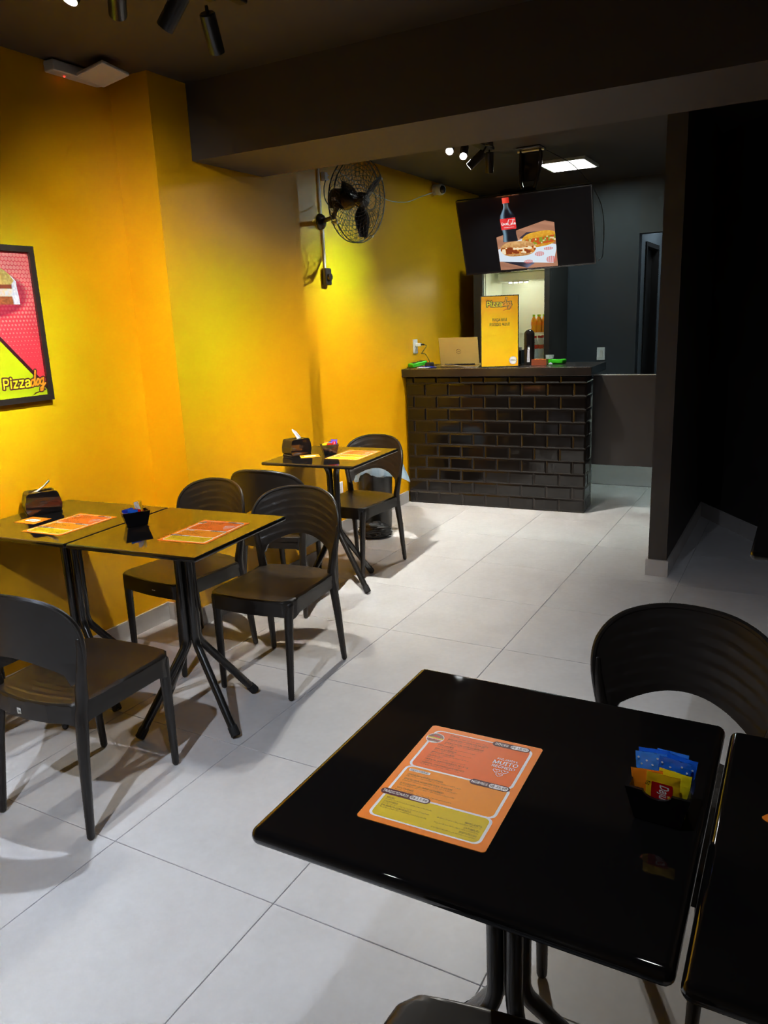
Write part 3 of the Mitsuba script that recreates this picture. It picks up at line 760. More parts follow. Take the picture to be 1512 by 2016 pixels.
# ------------------------------------------------------------------ poster on the left wall
PY0, PY1, PZ0, PZ1 = 0.02, 0.925, 1.240, 1.880
def sdf_ell(x, y, cx, cy, rx, ry):
    return dr.sqrt(dr.square((x - cx) / rx) + dr.square((y - cy) / ry))
def poster(p, n, uv):
    a, z = p.y - PY0, p.z - PZ0            # along the wall and up, metres
    cell = 0.0165
    # halftone dots growing upwards on the red field
    i = dr.floor(z / cell)
    ox = a / cell + 0.5 * (i - 2 * dr.floor(i / 2))
    fx, fz = ox - dr.floor(ox) - 0.5, z / cell - i - 0.5
    rad = 0.06 + 0.40 * smoothstep(0.08, 0.55, z)
    dots = smoothstep(0.05, -0.05, dr.sqrt(fx * fx + fz * fz) - rad)
    c = mix(hx('#e0303a'), hx('#f2706a'), dots)
    # yellow wedge below a dark diagonal band
    line = 0.030 + (0.905 - a) * 1.12
    c = mix(c, hx('#2a0c10'), smoothstep(0.004, 0.0, dr.abs(z - line) - 0.010))
    c = mix(c, hx('#9aa812'), smoothstep(0.002, -0.002, z - (line - 0.010)))
    # sandwich
    sh = sdf_ell(a, z, 0.66, 0.445, 0.200, 0.100)
    c = mix(c, hx('#5a1530'), smoothstep(1.05, 0.85, sh) * 0.8)
    g = noise(a * 160, z * 160, 2.0)
    g = noise(a * 160, z * 160, 2.0)
    body = dr.power(dr.power(dr.abs((a - 0.60) / 0.21), 4) + dr.square((z - 0.482) / 0.080), 0.5)
    top = 0.558 - 5.3 * dr.square(dr.maximum(a - 0.70, 0))
    inb = smoothstep(0.403, 0.407, z) * smoothstep(top + 0.002, top - 0.002, z) * smoothstep(0.814, 0.810, a + 0.006 * noise(z * 60, 1, 0)) * smoothstep(0.30, 0.304, a)
    col = mix(hx('#a0703a'), hx('#c89a58'), g)
    col = mix(col, hx('#5a2618'), smoothstep(0.487, 0.481, z))
    col = mix(col, mix(hx('#d8cfc0'), hx('#e8c078'), g), smoothstep(0.470, 0.464, z))
    col = mix(col, mix(hx('#6a3a20'), hx('#8a5030'), g), smoothstep(0.440, 0.434, z))
    wr = smoothstep(0.782, 0.792, a + 0.016 * noise(z * 50, 0, 0) - 0.012 * smoothstep(0.485, 0.50, z))
    col = mix(col, mix(hx('#c8ccd8'), hx('#f0f0f2'), g), wr)
    return mix(c, col, inb)
pm('m_poster', proc(poster), 0.35, 0.4)
k = thing('poster', 'framed red and yellow sandwich poster on the left wall', 'poster')
part(k, 'print', P(bx(XL + 0.004, XL + 0.012, PY0 + 0.01, PY1 - 0.01, PZ0 + 0.01, PZ1 - 0.01), 'm_poster'))
def frame_yz(x0, x1, ya, yb, za, zb, w):
    return [bx(x0, x1, ya, yb, za, za + w), bx(x0, x1, ya, yb, zb - w, zb), bx(x0, x1, ya, ya + w, za + w, zb - w), bx(x0, x1, yb - w, yb, za + w, zb - w)]
for b in frame_yz(XL + 0.0005, XL + 0.024, PY0, PY1, PZ0, PZ1, 0.024): part(k, 'frame_bar', P(b, 'm_signframe'))
MW = np.eye(4); MW[:3, :3] = np.array([[0, 0, 1], [1, 0, 0], [0, 1, 0]]); MW[:3, 3] = (XL + 0.0122, 0.692, PZ0 + 0.064)
put_logo(k, MW, 0.210, mats=('m_ink', 'm_logoyellow', 'm_logoorange', 'm_ink'))

# ------------------------------------------------------------------ emergency lamp in the wall corner
k = thing('emergency_lamp', 'white emergency lamp box under the ceiling by the pilaster', 'emergency light')
part(k, 'body', P(rbox(0.062, 0.285, 0.046, 0.008, 12, (XL + 0.032, 1.262, 2.612)), 'm_offwhite', 40))
part(k, 'lamp_head', P(rbox(0.165, 0.150, 0.016, 0.006, 12), 'm_offwhite', 40), mat((XL + 0.165, 1.290, 2.594), 0.0, -0.10, -0.14))
part(k, 'head_bracket', P(tube([(XL + 0.045, 1.31, 2.592), (XL + 0.10, 1.335, 2.604)], 0.009, 8), 'm_offwhite', 40))
part(k, 'status_light', {**P(tm(m3.Manifold.sphere(0.0045, 10).translate([XL + 0.030, 1.20, 2.588])), 'm_led'), 'emitter': {'type': 'area', 'radiance': rgb([3.0, 0.1, 0.05])}})

# ------------------------------------------------------------------ wall fan
fan_k = k = thing('wall_fan', 'black oscillating wall fan with wire guard on the yellow wall', 'fan')
AX = np.array([0.965, -0.16, -0.13]); AX /= np.linalg.norm(AX)
_x = np.cross([0, 0, 1.0], AX); _x /= np.linalg.norm(_x); _y = np.cross(AX, _x)
MF = np.eye(4); MF[:3, :3] = np.column_stack([_x, _y, AX]); MF[:3, 3] = (-0.845, 3.135, 2.262)   # local z = blowing direction
prof = [(0, 0), (0.052, 0.0), (0.052, 0.008), (0.044, 0.022), (0.024, 0.034), (0.0, 0.038)]
MB_ = np.eye(4); MB_[:3, :3] = np.array([[0, 0, 1], [1, 0, 0], [0, 1, 0]]); MB_[:3, 3] = (XL, 3.205, 2.168)
part(k, 'wall_base', P(lathe(prof, 28), 'm_fan', 35), MB_)
part(k, 'arm', P(tube([(-1.150, 3.203, 2.170), (-1.045, 3.160, 2.182)], [0.014, 0.014], 12), 'm_fan', 35))
part(k, 'joint', P(cat_([tube([(-1.050, 3.158, 2.180), (-1.005, 3.145, 2.232)], 0.013, 10), tm(m3.Manifold.sphere(0.018, 16).translate([-1.048, 3.161, 2.183]))]), 'm_fan', 35))
# motor housing: D shaped box behind a ribbed bell
prof = Polygon([(-0.062, -0.055), (0.062, -0.055), (0.062, 0.02), (0.05, 0.05), (0.02, 0.066), (-0.02, 0.066), (-0.05, 0.05), (-0.062, 0.02)]).buffer(-0.01).buffer(0.01, quad_segs=4)
mot = part(k, 'motor_housing', P(slab(prof, 0.095, -0.190), 'm_fan', 35), MF)
part(mot, 'bell', P(lathe([(0.0, -0.10), (0.060, -0.10), (0.062, -0.085), (0.050, -0.05), (0.034, -0.02), (0.022, 0.0), (0.0, 0.0)], 28), 'm_fan', 25), MF)
part(mot, 'rating_label', P(slab(sbox(-0.010, -0.018, 0.010, 0.018), 0.0008), 'm_white'), MF @ np.array([[0, 0, -1, -0.0622], [1, 0, 0, -0.02 - 0.12], [0, 1, 0, 0], [0, 0, 0, 1.0]]) if False else MF @ mat((-0.063, 0.0, -0.145), rx=D(90), rz=D(-90)))
part(k, 'hub', P(lathe([(0.0, 0.0), (0.040, 0.0), (0.046, 0.02), (0.046, 0.055), (0.036, 0.070), (0.0, 0.074)], 28), 'm_blackplastic', 30), MF)
part(k, 'hub_lettering', P(flat(text_poly('VENTISOL', 0.011, True, 'c', (0, -0.004), 0, 0.8), 0.0745), 'm_white'), MF @ mat(rz=D(-8)))
for i in range(3):
    n_, V, F = 10, [], []
    for a in range(n_):
        s = a / (n_ - 1); rr = 0.042 + 0.178 * s
        wd = 0.034 + 0.070 * math.sin(min(1, s * 1.7) * 1.9) * (1 - 0.80 * s ** 1.5)
        for b in range(6):
            t = b / 5 - 0.5
            for zz in (0,):
                V.append((rr, t * wd + 0.03 * s, 0.035 + t * wd * 0.55 + 0.012 * (1 - 4 * t * t)))
    for a in range(n_ - 1):
        for b in range(5):
            q = a * 6 + b; F += [[q, q + 1, q + 7], [q, q + 7, q + 6]]
    m = trimesh.Trimesh(V, F, process=False)
    m2 = m.copy(); m2.vertices = m2.vertices - [0, 0, 0.003]; m2.invert()
    part(k, 'blade', P(cat_([m, m2]), 'm_fan', 30), MF @ mat(rz=D(-88 + 120 * i)))
R0 = 0.255
def ring(r, z, w, n=48):
    t = np.linspace(0, 2 * np.pi, n + 1)
    return tube(np.column_stack([r * np.cos(t), r * np.sin(t), np.full(n + 1, z)]), w, 6, False)
def dome(s, front):                                  # s: 0 at the rim .. 1 at the middle
    r = R0 * (1 - s) + 0.055 * s
    h = 0.085 * math.sin(min(1, s * 1.15) * math.pi / 2)
    return r, (0.02 + h) if front else (-0.02 - h * 0.95)
wires = []
for front in (True, False):
    for sg in (-1, 1):
        for i in range(30):
            a0 = 2 * math.pi * i / 30
            pts = []
            for q in range(9):
                s = q / 8
                r, z = dome(s, front)
                a = a0 + sg * 1.05 * s
                pts.append((r * math.cos(a), r * math.sin(a), z))
            wires.append(tube(pts, 0.0015, 4, False))
    wires.append(ring(0.055, dome(1, front)[1], 0.0025, 24))
part(k, 'wire_guard', P(cat_(wires), 'm_leg'), MF, kind='stuff')
part(k, 'guard_rim', P(cat_([ring(R0, 0.019, 0.0035), ring(R0, -0.019, 0.0035)]), 'm_leg', True), MF)
for i in range(4):
    part(k, 'guard_clip', P(cbox(0.012, 0.016, 0.052, 0.003, (R0, 0, 0)), 'm_chrome'), MF @ mat(rz=D(35 + 90 * i)))
k = thing('cable_conduit', 'thin white conduit running down the wall past the fan', 'conduit')
part(k, 'channel', P(cat_([cbox(0.012, 0.020, 0.46, 0.002, (XL + 0.006, 3.205, 2.41)), cbox(0.012, 0.020, 0.27, 0.002, (XL + 0.006, 3.222, 2.00))]), 'm_offwhite'))
k = thing('fan_switch', 'black fan speed control box on the yellow wall', 'switch')
part(k, 'case', P(rbox(0.034, 0.072, 0.110, 0.008, 12, (XL + 0.018, 3.222, 1.818)), 'm_blackplastic', 40))
part(k, 'dial', P(lathe([(0, 0), (0.024, 0), (0.022, 0.016), (0, 0.017)], 24), 'm_leg', 35), np.array([[0, 0, 1, XL + 0.035], [1, 0, 0, 3.222], [0, 1, 0, 1.815], [0, 0, 0, 1.0]]))
k = thing('wall_plug', 'small white plug adapter high on the wall behind the fan', 'plug')
part(k, 'body', P(cbox(0.030, 0.040, 0.050, 0.004, (XL + 0.015, 3.265, 2.455)), 'm_offwhite'))
for dz in (-0.012, 0.012):
    part(k, 'pin', P(tube([(XL + 0.018, 3.285, 2.455 + dz), (XL + 0.018, 3.315, 2.455 + dz)], 0.0025, 6), 'm_chrome'))
part(fan_k, 'cord', P(tube(smooth_path([(XL + 0.025, 3.262, 2.43), (XL + 0.02, 3.245, 2.38), (XL + 0.03, 3.235, 2.31), (-1.09, 3.20, 2.255), (-1.02, 3.165, 2.255)]), 0.003, 6), 'm_blackplastic', True))
k = thing('security_camera', 'small white dome camera on the yellow wall under the ceiling', 'camera')
part(k, 'base', P(tube([(XL, 5.03, 2.575), (XL + 0.05, 5.02, 2.572)], [0.045, 0.040], 20), 'm_white', 30))
part(k, 'head', P(tm(m3.Manifold.sphere(0.046, 28).translate([XL + 0.075, 4.99, 2.565])), 'm_white', True))
part(k, 'lens_cover', P(tm(m3.Manifold.sphere(0.026, 20).scale([1, 1, 1.25]).translate([XL + 0.106, 4.966, 2.560])), 'm_gloss', True))
own(thing('camera_cable', 'thin pale cable drooping along the wall to the camera', 'cable'), P(tube(smooth_path([(XL + 0.004, 3.42, 2.52), (XL + 0.004, 3.75, 2.46), (XL + 0.004, 4.13, 2.405), (XL + 0.004, 4.47, 2.42), (XL + 0.004, 4.75, 2.49), (XL + 0.02, 5.0, 2.555)]), 0.0035, 6), 'm_offwhite', True))
k = thing('wall_outlet', 'small white outlet low on the yellow wall behind the far table', 'outlet')
part(k, 'plate', P(cbox(0.010, 0.072, 0.11, 0.003, (XL + 0.005, 3.26, 0.335)), 'm_white'))
part(k, 'socket', P(cbox(0.004, 0.034, 0.05, 0.001, (XL + 0.0115, 3.26, 0.335)), 'm_offwhite'))

# ------------------------------------------------------------------ waste bin
BX, BY = -1.005, 3.48
k = thing('waste_bin', 'black waste bin with pale blue liner behind the far chair', 'waste bin')
part(k, 'body', P(lathe([(0, 0.004), (0.108, 0.004), (0.112, 0.02), (0.132, 0.50), (0.137, 0.505), (0.137, 0.517), (0.126, 0.517), (0.104, 0.03), (0, 0.03)], 36), 'm_blackplastic', 35), mat((BX, BY, 0)))
n1, n2 = 72, 12
V, F = [], []
for i in range(n1):
    a = 2 * math.pi * i / n1
    L_ = 0.115 + 0.035 * math.sin(2 * a + 0.8) + 0.018 * math.sin(5 * a)
    lobe = max(0.0, math.cos(a - 0.1)) ** 6
    for j in range(n2):
        s = j / (n2 - 1)
        w = 0.008 * math.sin(11 * a + 3 * s) + 0.007 * math.sin(23 * a + 5 * s) + 0.004 * math.sin(37 * a - 9 * s)
        if s < 0.25:
            q = s / 0.25; r = 0.118 + 0.020 * q; z = 0.49 + 0.034 * math.sin(q * math.pi / 2)
        else:
            q = (s - 0.25) / 0.75; r = 0.140 + 0.012 * math.sin(q * 2.5) + w * (0.3 + q) + 0.13 * lobe * q; z = 0.524 - L_ * q + 0.07 * lobe * (1 - abs(2 * q - 1))
        V.append((r * math.cos(a), r * math.sin(a), z))
for i in range(n1):
    for j in range(n2 - 1):
        a, b = i * n2 + j, ((i + 1) % n1) * n2 + j
        F += [[a, b, b + 1], [a, b + 1, a + 1]]
part(k, 'liner', P(trimesh.Trimesh(V, F, process=False), 'm_bag', True), mat((BX, BY, 0)), label='crumpled pale blue plastic liner')
own(thing('black_bag', 'crumpled black bag lying on the floor by the bin', 'bag'), None)
def blob(seed, sx, sy, sz):
    m = trimesh.creation.icosphere(subdivisions=4)
    v = m.vertices.copy()
    d = meshkit.fbm(v * 2.2 + seed, 3, seed) - 0.5
    f = np.abs(meshkit.fbm(v * np.array([2, 2, 7]) + seed * 3, 3, seed + 5) - 0.5)
    v = v * (1 + 0.5 * d - 0.5 * f)[:, None] * [sx, sy, sz]
    v[:, 2] = np.maximum(v[:, 2] + sz * 0.8, 0.002)
    m.vertices = v
    return m
scene['black_bag'] = P(blob(3, 0.125, 0.075, 0.062), 'm_blackplastic', True)
scene['black_bag']['to_world'] = T(mat((-0.905, 3.27, 0.0), 0.45))

# ------------------------------------------------------------------ hanging screen
k = thing('hanging_television', 'flat television hung from the ceiling above the counter', 'television')
def euler_yxz(roll, tilt, yaw):
    cy, sy, cx, sx, cz, sz = math.cos(roll), math.sin(roll), math.cos(tilt), math.sin(tilt), math.cos(yaw), math.sin(yaw)
    Ry = np.array([[cy, 0, sy], [0, 1, 0], [-sy, 0, cy]]); Rx = np.array([[1, 0, 0], [0, cx, -sx], [0, sx, cx]]); Rz = np.array([[cz, -sz, 0], [sz, cz, 0], [0, 0, 1]])
    return Rz @ Rx @ Ry
MT = np.eye(4); MT[:3, :3] = euler_yxz(D(-1.64), D(24.4), D(7.68)); MT[:3, 3] = (-0.145, 4.346, 2.094)
TW, TH = 0.97, 0.56
part(k, 'case', P(rbox(TW, 0.035, TH, 0.006, 12, (0, 0.020, 0)), 'm_blackplastic', 40), MT)
part(k, 'rear_housing', P(rbox(0.70, 0.045, 0.36, 0.015, 12, (0, 0.055, -0.04)), 'm_blackplastic', 40), MT)
part(k, 'bezel', P(cat_([bx(-TW / 2, TW / 2, -0.003, 0.003, -TH / 2, -TH / 2 + 0.012), bx(-TW / 2, TW / 2, -0.003, 0.003, TH / 2 - 0.008, TH / 2), bx(-TW / 2, -TW / 2 + 0.008, -0.003, 0.003, -TH / 2, TH / 2), bx(TW / 2 - 0.008, TW / 2, -0.003, 0.003, -TH / 2, TH / 2)]), 'm_gloss'), MT)
part(k, 'maker_mark', P(bx(-0.015, 0.015, -0.0036, -0.003, -TH / 2 + 0.003, -TH / 2 + 0.008), 'm_chrome'), MT)
for sx in (-0.16, 0.37):
    part(k, 'foot_stub', P(cbox(0.03, 0.02, 0.008, 0.002, (sx, 0.015, -TH / 2 - 0.003)), 'm_blackplastic'), MT)
MTi = np.linalg.inv(MT)
def capsule(u, v, a, b, r, e=0.003):
    ax, ay = b[0] - a[0], b[1] - a[1]
    t = dr.clip(((u - a[0]) * ax + (v - a[1]) * ay) / (ax * ax + ay * ay), 0, 1)
    d = dr.sqrt(dr.square(u - a[0] - t * ax) + dr.square(v - a[1] - t * ay))
    return smoothstep(r + e, r - e, d)
def convex(u, v, pts, e=0.002):
    """inside a convex polygon given anticlockwise"""
    m = mi.Float(1.0)
    for a, b in zip(pts, pts[1:] + pts[:1]):
        ex, ey = b[0] - a[0], b[1] - a[1]; L = math.hypot(ex, ey)
        m = dr.minimum(m, smoothstep(-e, e, ((u - a[0]) * -ey + (v - a[1]) * ex) / L))
    return m
AS = TH / TW
def screen(p, n, uv):
    u, v = uv.x, uv.y
    c = mi.Color3f(0.0012, 0.001, 0.0014)
    g = noise(u * 90, v * 55, 1.0); g2 = noise(u * 40, v * 30, 5.0)
    c = mix(c, mix(hx('#9a6a52'), hx('#c08a6c'), noise(u * 14 + v * 30, v * 9, 0.0)), convex(u, v, [(0.28, 0.031), (0.72, 0.021), (0.718, 0.595), (0.65, 0.632), (0.276, 0.478)]))
    c = mix(c, hx('#3c3440'), convex(u, v, [(0.447, 0.435), (0.72, 0.40), (0.72, 0.498), (0.654, 0.500), (0.557, 0.562)]))
    c = mix(c, mix(hx('#2a2630'), hx('#80809c'), smoothstep(0.44, 0.52, u) * smoothstep(0.14, 0.03, v)), convex(u, v, [(0.300, 0.145), (0.487, 0.030), (0.545, 0.085), (0.50, 0.16)]))
    c = mix(c, hx('#dce8f2'), convex(u, v, [(0.279, 0.150), (0.688, 0.066), (0.719, 0.253), (0.719, 0.31), (0.48, 0.43), (0.44, 0.41), (0.279, 0.313)]))
    for cx, cy, rx, ry in ((0.590, 0.205, 0.036, 0.032), (0.675, 0.118, 0.040, 0.045), (0.66, 0.265, 0.035, 0.022), (0.50, 0.115, 0.034, 0.026)):
        d = sdf_ell(u, v, cx, cy, rx, ry)
        st = 0.5 + 0.5 * dr.sin(u * 420)
        c = mix(c, hx('#d86a60'), smoothstep(1.05, 0.95, d) * (0.35 + 0.5 * st))
    # bottle
    def band(a, b): return smoothstep(a - 0.003, a + 0.003, v) * smoothstep(b + 0.003, b - 0.003, v)
    cxb = 0.381 + (0.41 - v) * 0.012
    half = dr.select(v > 0.9, 0.024, dr.select(v > 0.86, 0.020, 0.020 + 0.036 * smoothstep(0.87, 0.72, v) - 0.006 * smoothstep(0.60, 0.50, v) * smoothstep(0.42, 0.5, v)))
    x = (u - cxb) / half
    inside = smoothstep(1.03, 0.97, dr.abs(x)) * band(0.405, 0.905)
    glass = mix(hx('#14141c'), hx('#7fa0b4'), dr.exp(-dr.square((x + 0.72) / 0.22)) * 0.9 + dr.exp(-dr.square((x - 0.60) / 0.16)) * 0.35 * smoothstep(0.74, 0.80, v))
    glass = mix(glass, hx('#9aa8a4'), smoothstep(0.80, 0.90, v) * g2 * 0.8)
    c = mix(c, glass, inside)
    lab = smoothstep(1.06, 1.0, dr.abs(x)) * band(0.566, 0.710)
    c = mix(c, mix(hx('#d8141e'), hx('#f04a48'), g2), lab)
    cap = smoothstep(0.027, 0.024, dr.abs(u - 0.3775)) * band(0.902, 0.972)
    c = mix(c, mix(hx('#c8281e'), hx('#ff5a48'), smoothstep(0.40, 0.36, u)), cap)
    wv = mi.Float(0.0)
    S = [[(0.334, 0.662), (0.328, 0.640), (0.334, 0.620)], [(0.338, 0.640), (0.343, 0.624), (0.348, 0.640), (0.343, 0.650), (0.338, 0.640)], [(0.356, 0.648), (0.351, 0.636), (0.357, 0.624)],
         [(0.366, 0.650), (0.361, 0.636), (0.366, 0.626), (0.370, 0.648), (0.372, 0.624)],
         [(0.396, 0.690), (0.384, 0.690), (0.376, 0.650), (0.382, 0.618), (0.396, 0.622)], [(0.402, 0.640), (0.398, 0.625), (0.405, 0.625), (0.406, 0.645), (0.400, 0.645)], [(0.418, 0.690), (0.411, 0.640), (0.415, 0.622)],
         [(0.427, 0.648), (0.421, 0.636), (0.425, 0.624), (0.430, 0.646), (0.433, 0.624)], [(0.345, 0.592), (0.42, 0.592)], [(0.396, 0.69), (0.43, 0.68)]]
    for s in S:
        for a, b in zip(s, s[1:]): wv = dr.maximum(wv, capsule(u, v, a, b, 0.0026, 0.0016))
    c = mix(c, hx('#f6e8e6'), wv * lab)
    # two filled rolls
    def roll(c, cx, cy, rx, ry, an, top, fill):
        ca, sa = math.cos(an), math.sin(an)
        X, Y = ((u - cx) * ca + (v - cy) * AS * sa) / rx, (-(u - cx) * sa + (v - cy) * AS * ca) / ry
        m = smoothstep(1.04, 0.96, dr.power(dr.abs(X), 3) + dr.square(Y)) * smoothstep(0.7195, 0.7175, u)
        col = mix(top[0], top[1], g * 0.6 + 0.4 * smoothstep(-0.2, 0.9, Y))
        f = smoothstep(0.32, 0.22, Y + 0.12 * g2) * smoothstep(-0.72, -0.60, Y)
        cell = noise(u * 70, v * 40, 3.0)
        fc = mix(fill[0], fill[1], smoothstep(0.35, 0.5, cell)); fc = mix(fc, fill[2], smoothstep(0.58, 0.70, cell))
        return mix(c, mix(col, fc, f), m)
    c = roll(c, 0.60, 0.40, 0.135, 0.058, 0.08, (hx('#c8801c'), hx('#f0b83a')), (hx('#c8541c'), hx('#8a9a2a'), hx('#f0c8a0')))
    c = roll(c, 0.432, 0.300, 0.135, 0.058, -0.02, (hx('#a86a2c'), hx('#e8b878')), (hx('#8a3a14'), hx('#d88a3a'), hx('#f4e4c0')))
    on = convex(u, v, [(0.008, 0.022), (0.992, 0.022), (0.992, 0.986), (0.008, 0.986)])
    return c * on * 0.95
qx, qz = TW / 2, TH / 2
quad = trimesh.Trimesh([(-qx, -0.0012, -qz), (qx, -0.0012, -qz), (qx, -0.0012, qz), (-qx, -0.0012, qz)], [[0, 1, 2], [0, 2, 3]], process=False)
part(k, 'screen', {**P(quad, 'm_screenblack', uv=np.array([(0, 0), (1, 0), (1, 1), (0, 1.0)])), 'emitter': {'type': 'area', 'radiance': proc(screen)}}, MT)
k2 = thing('television_mount', 'black ceiling bracket holding the television', 'bracket')
part(k2, 'ceiling_plate', P(cbox(0.17, 0.14, 0.012, 0.003, (-0.07, 4.235, 2.633)), 'm_gloss'))
for sx in (-1, 1):
    pp = smooth_path([(-0.075 + sx * 0.070, 4.245, 2.63), (-0.080 + sx * 0.072, 4.255, 2.54), (-0.095 + sx * 0.060, 4.262, 2.44), (-0.10 + sx * 0.045, 4.27, 2.38)], 6)
    part(k2, 'side_arm', P(tube(pp, [0.013] * len(pp), 10), 'm_gloss', True))
part(k2, 'cover_panel', P(cbox(0.125, 0.012, 0.19, 0.004, (-0.088, 4.285, 2.525)), 'm_gloss'))
part(k2, 'cross_tube', P(tube([(-0.17, 4.245, 2.622), (0.02, 4.245, 2.622)], 0.010, 10), 'm_chrome', 40))
part(k2, 'screen_plate', P(cbox(0.26, 0.020, 0.16, 0.003, (-0.04, 0.075, 0.22)), 'm_gloss'), MT)
own(thing('television_cable', 'thin black cable hanging beside the television', 'cable'), P(tube(smooth_path([(0.02, 4.30, 2.62), (0.20, 4.42, 2.50), (0.36, 4.50, 2.25), (0.385, 4.49, 1.93), (0.36, 4.46, 1.87)]), 0.003, 6), 'm_blackplastic', True))

# ------------------------------------------------------------------ tiled counter
CA = D(3.3)
MC = mat((-1.162, 4.342, 0.0), CA)
CL, CD, CH = 1.472, 0.275, 1.058
k = thing('counter', 'order counter clad in glossy black brick tiles with black worktop', 'counter')
part(k, 'core', P(bx(0.002, CL - 0.006, 0.006, CD, 0.0, CH), 'm_tilegrout'), MC)
_tc = {}
def tile_ply(w, h):
    q = (round(w, 4), round(h, 4))
    if q not in _tc:
        b = min(0.012, w * 0.3, h * 0.3)
        o, i_, t = 0.0, b, 0.0065
        V = []
        for e, d_ in ((0.0, 0.004), (0.0, -0.0005), (b, -t)):
            V += [(e, d_, e), (w - e, d_, e), (w - e, d_, h - e), (e, d_, h - e)]
        F = []
        for l in (0, 4):
            for a in range(4):
                c = (a + 1) % 4
                F += [[l + a, l + c, l + 4 + c], [l + a, l + 4 + c, l + 4 + a]]
        F += [[8, 9, 10], [8, 10, 11]]
        _tc[q] = P(trimesh.Trimesh(V, F, process=False), 'm_blacktile')
    return _tc[q]
g = 0.0028
for r in range(11):
    z0 = 0.002 + r * 0.1
    h = min(0.1, CH - z0) - g
    if h < 0.012: continue
    x1 = CL
    ws = [0.2] if r % 2 == 0 else [0.1]
    while True:
        w = ws[-1]; x0 = max(0.0, x1 - w)
        if x1 - x0 > 0.012:
            part(k, 'tile', tile_ply(x1 - x0 - g, h), MC @ mat((x0 + g / 2, 0.006, z0)))
        x1 = x0
        if x1 <= 0.001: break
        ws.append(0.2)
    # return side, seen beside the gate
    y = 0.004
    ws = [0.1, 0.2] if r % 2 == 0 else [0.2, 0.1]
    for w in ws:
        w = min(w, CD - y)
        if w > 0.012:
            part(k, 'tile', tile_ply(w - g, h), MC @ mat((CL - 0.006, y + g / 2, z0), D(90)))
        y += w
_w = tm(m3.Manifold.hull_points(np.array([(MC @ [*p, 1])[:3] for p in rbox(CL + 0.075, 0.62, 0.064, 0.004, 10, (CL / 2, 0.275, CH + 0.032)).vertices])).trim_by_plane([1, 0, 0], XL + 0.001))
part(k, 'worktop', P(_w, 'm_slab', 40))
part(k, 'worktop_edge', P(cbox(CL + 0.042, 0.003, 0.003, 0.0006, (CL / 2 + 0.006, -0.0355, CH + 0.0632)), 'm_chrome'), MC)
for i, x in enumerate((0.15, 0.8)):
    part(k, 'support_panel', P(bx(x, x + 0.02, CD, 0.56, 0.0, CH), 'm_gate'), MC)
ZT = CH + 0.0645
k = thing('counter_gate', 'black half height swing gate between counter and partition', 'gate')
part(k, 'panel', P(cbox(0.706, 0.022, 0.690, 0.002, (0.6570, 4.632, 0.698)), 'm_gate'))
part(k, 'top_edge', P(cbox(0.706, 0.026, 0.006, 0.001, (0.6570, 4.632, 1.046)), 'm_skirt'))
for z in (0.45, 0.95):
    part(k, 'hinge', P(cbox(0.024, 0.010, 0.07, 0.002, (0.995, 4.646, z)), 'm_chrome'))

# ------------------------------------------------------------------ things on the counter
# order sign
k = thing('order_sign', 'orange upright order sign in a dark frame on the counter', 'sign')
MS = mat((-0.385, 4.452, ZT + 0.0015), D(20), D(-4.5))
SW, SH = 0.295, 0.545
part(k, 'board', P(bx(-SW / 2, SW / 2, 0.0, 0.012, 0.0, SH), 'm_signframe'), MS)
part(k, 'face', P(bx(-SW / 2 + 0.005, SW / 2 - 0.007, -0.0010, 0.0, 0.005, SH - 0.006), 'm_sign'), MS)
MSF = MS @ mat((0, -0.0014, 0), rx=D(90))
put_logo(k, MSF @ mat((-0.100, SH - 0.083, 0)), 0.195, z=0.0003)
part(k, 'lettering', P(flat(unary_union([text_poly('FAÇA SEU', 0.0205, True, 'c', (0.0, 0.350), 0, 0.82), text_poly('PEDIDO AQUI', 0.0205, True, 'c', (0.0, 0.315), 0, 0.82)]), 0.0003), 'm_ink'), MSF)
part(k, 'seal', P(flat(Point(0.102, 0.048).buffer(0.031), 0.0003), 'm_menuwhite'), MSF)
sl = [Point(0.102, 0.048).buffer(0.0285).difference(Point(0.102, 0.048).buffer(0.0265)), sbox(0.070, 0.043, 0.134, 0.0445), sbox(0.070, 0.0525, 0.134, 0.054)]
part(k, 'seal_band', P(flat(unary_union(sl), 0.0006), 'm_menutext'), MSF)
part(k, 'seal_lettering', P(flat(text_poly('PIZZADOG', 0.0062, True, 'c', (0.102, 0.0455), 0, 0.8), 0.0006), 'm_ink'), MSF)
part(k, 'stand', P(cbox(0.05, 0.08, 0.005, 0.001, (0.0, 0.056, 0.0028)), 'm_signframe'), mat((-0.385, 4.452, ZT), D(20)))
# laptop seen from behind
k = thing('laptop', 'open laptop with round lid emblem on the counter, seen from behind', 'laptop')
ML = mat((-0.752, 4.515, ZT + 0.0005), D(2.5))
part(k, 'base', P(rbox(0.335, 0.225, 0.016, 0.005, 10, (0, 0.115, 0.0085)), 'm_silver', 40), ML)
MLL = ML @ mat((0, 0.0, 0.014), 0, D(11))
part(k, 'lid', P(rbox(0.335, 0.008, 0.225, 0.0038, 10, (0, 0.004, 0.1125)), 'm_silver', 40), MLL)
part(k, 'hinge', P(cbox(0.26, 0.012, 0.012, 0.002, (0, 0.004, 0.006)), 'm_blackplastic'), MLL)
ML2 = MLL @ mat((0.0, -0.0004, 0.112), rx=D(90))
part(k, 'emblem', P(flat(unary_union([Point(0, 0).buffer(0.019).difference(Point(0, 0).buffer(0.0165)), text_poly('DELL', 0.0085, True, 'c', (0, -0.0042), 0, 0.8)]), 0.0002), 'm_ink'), ML2)
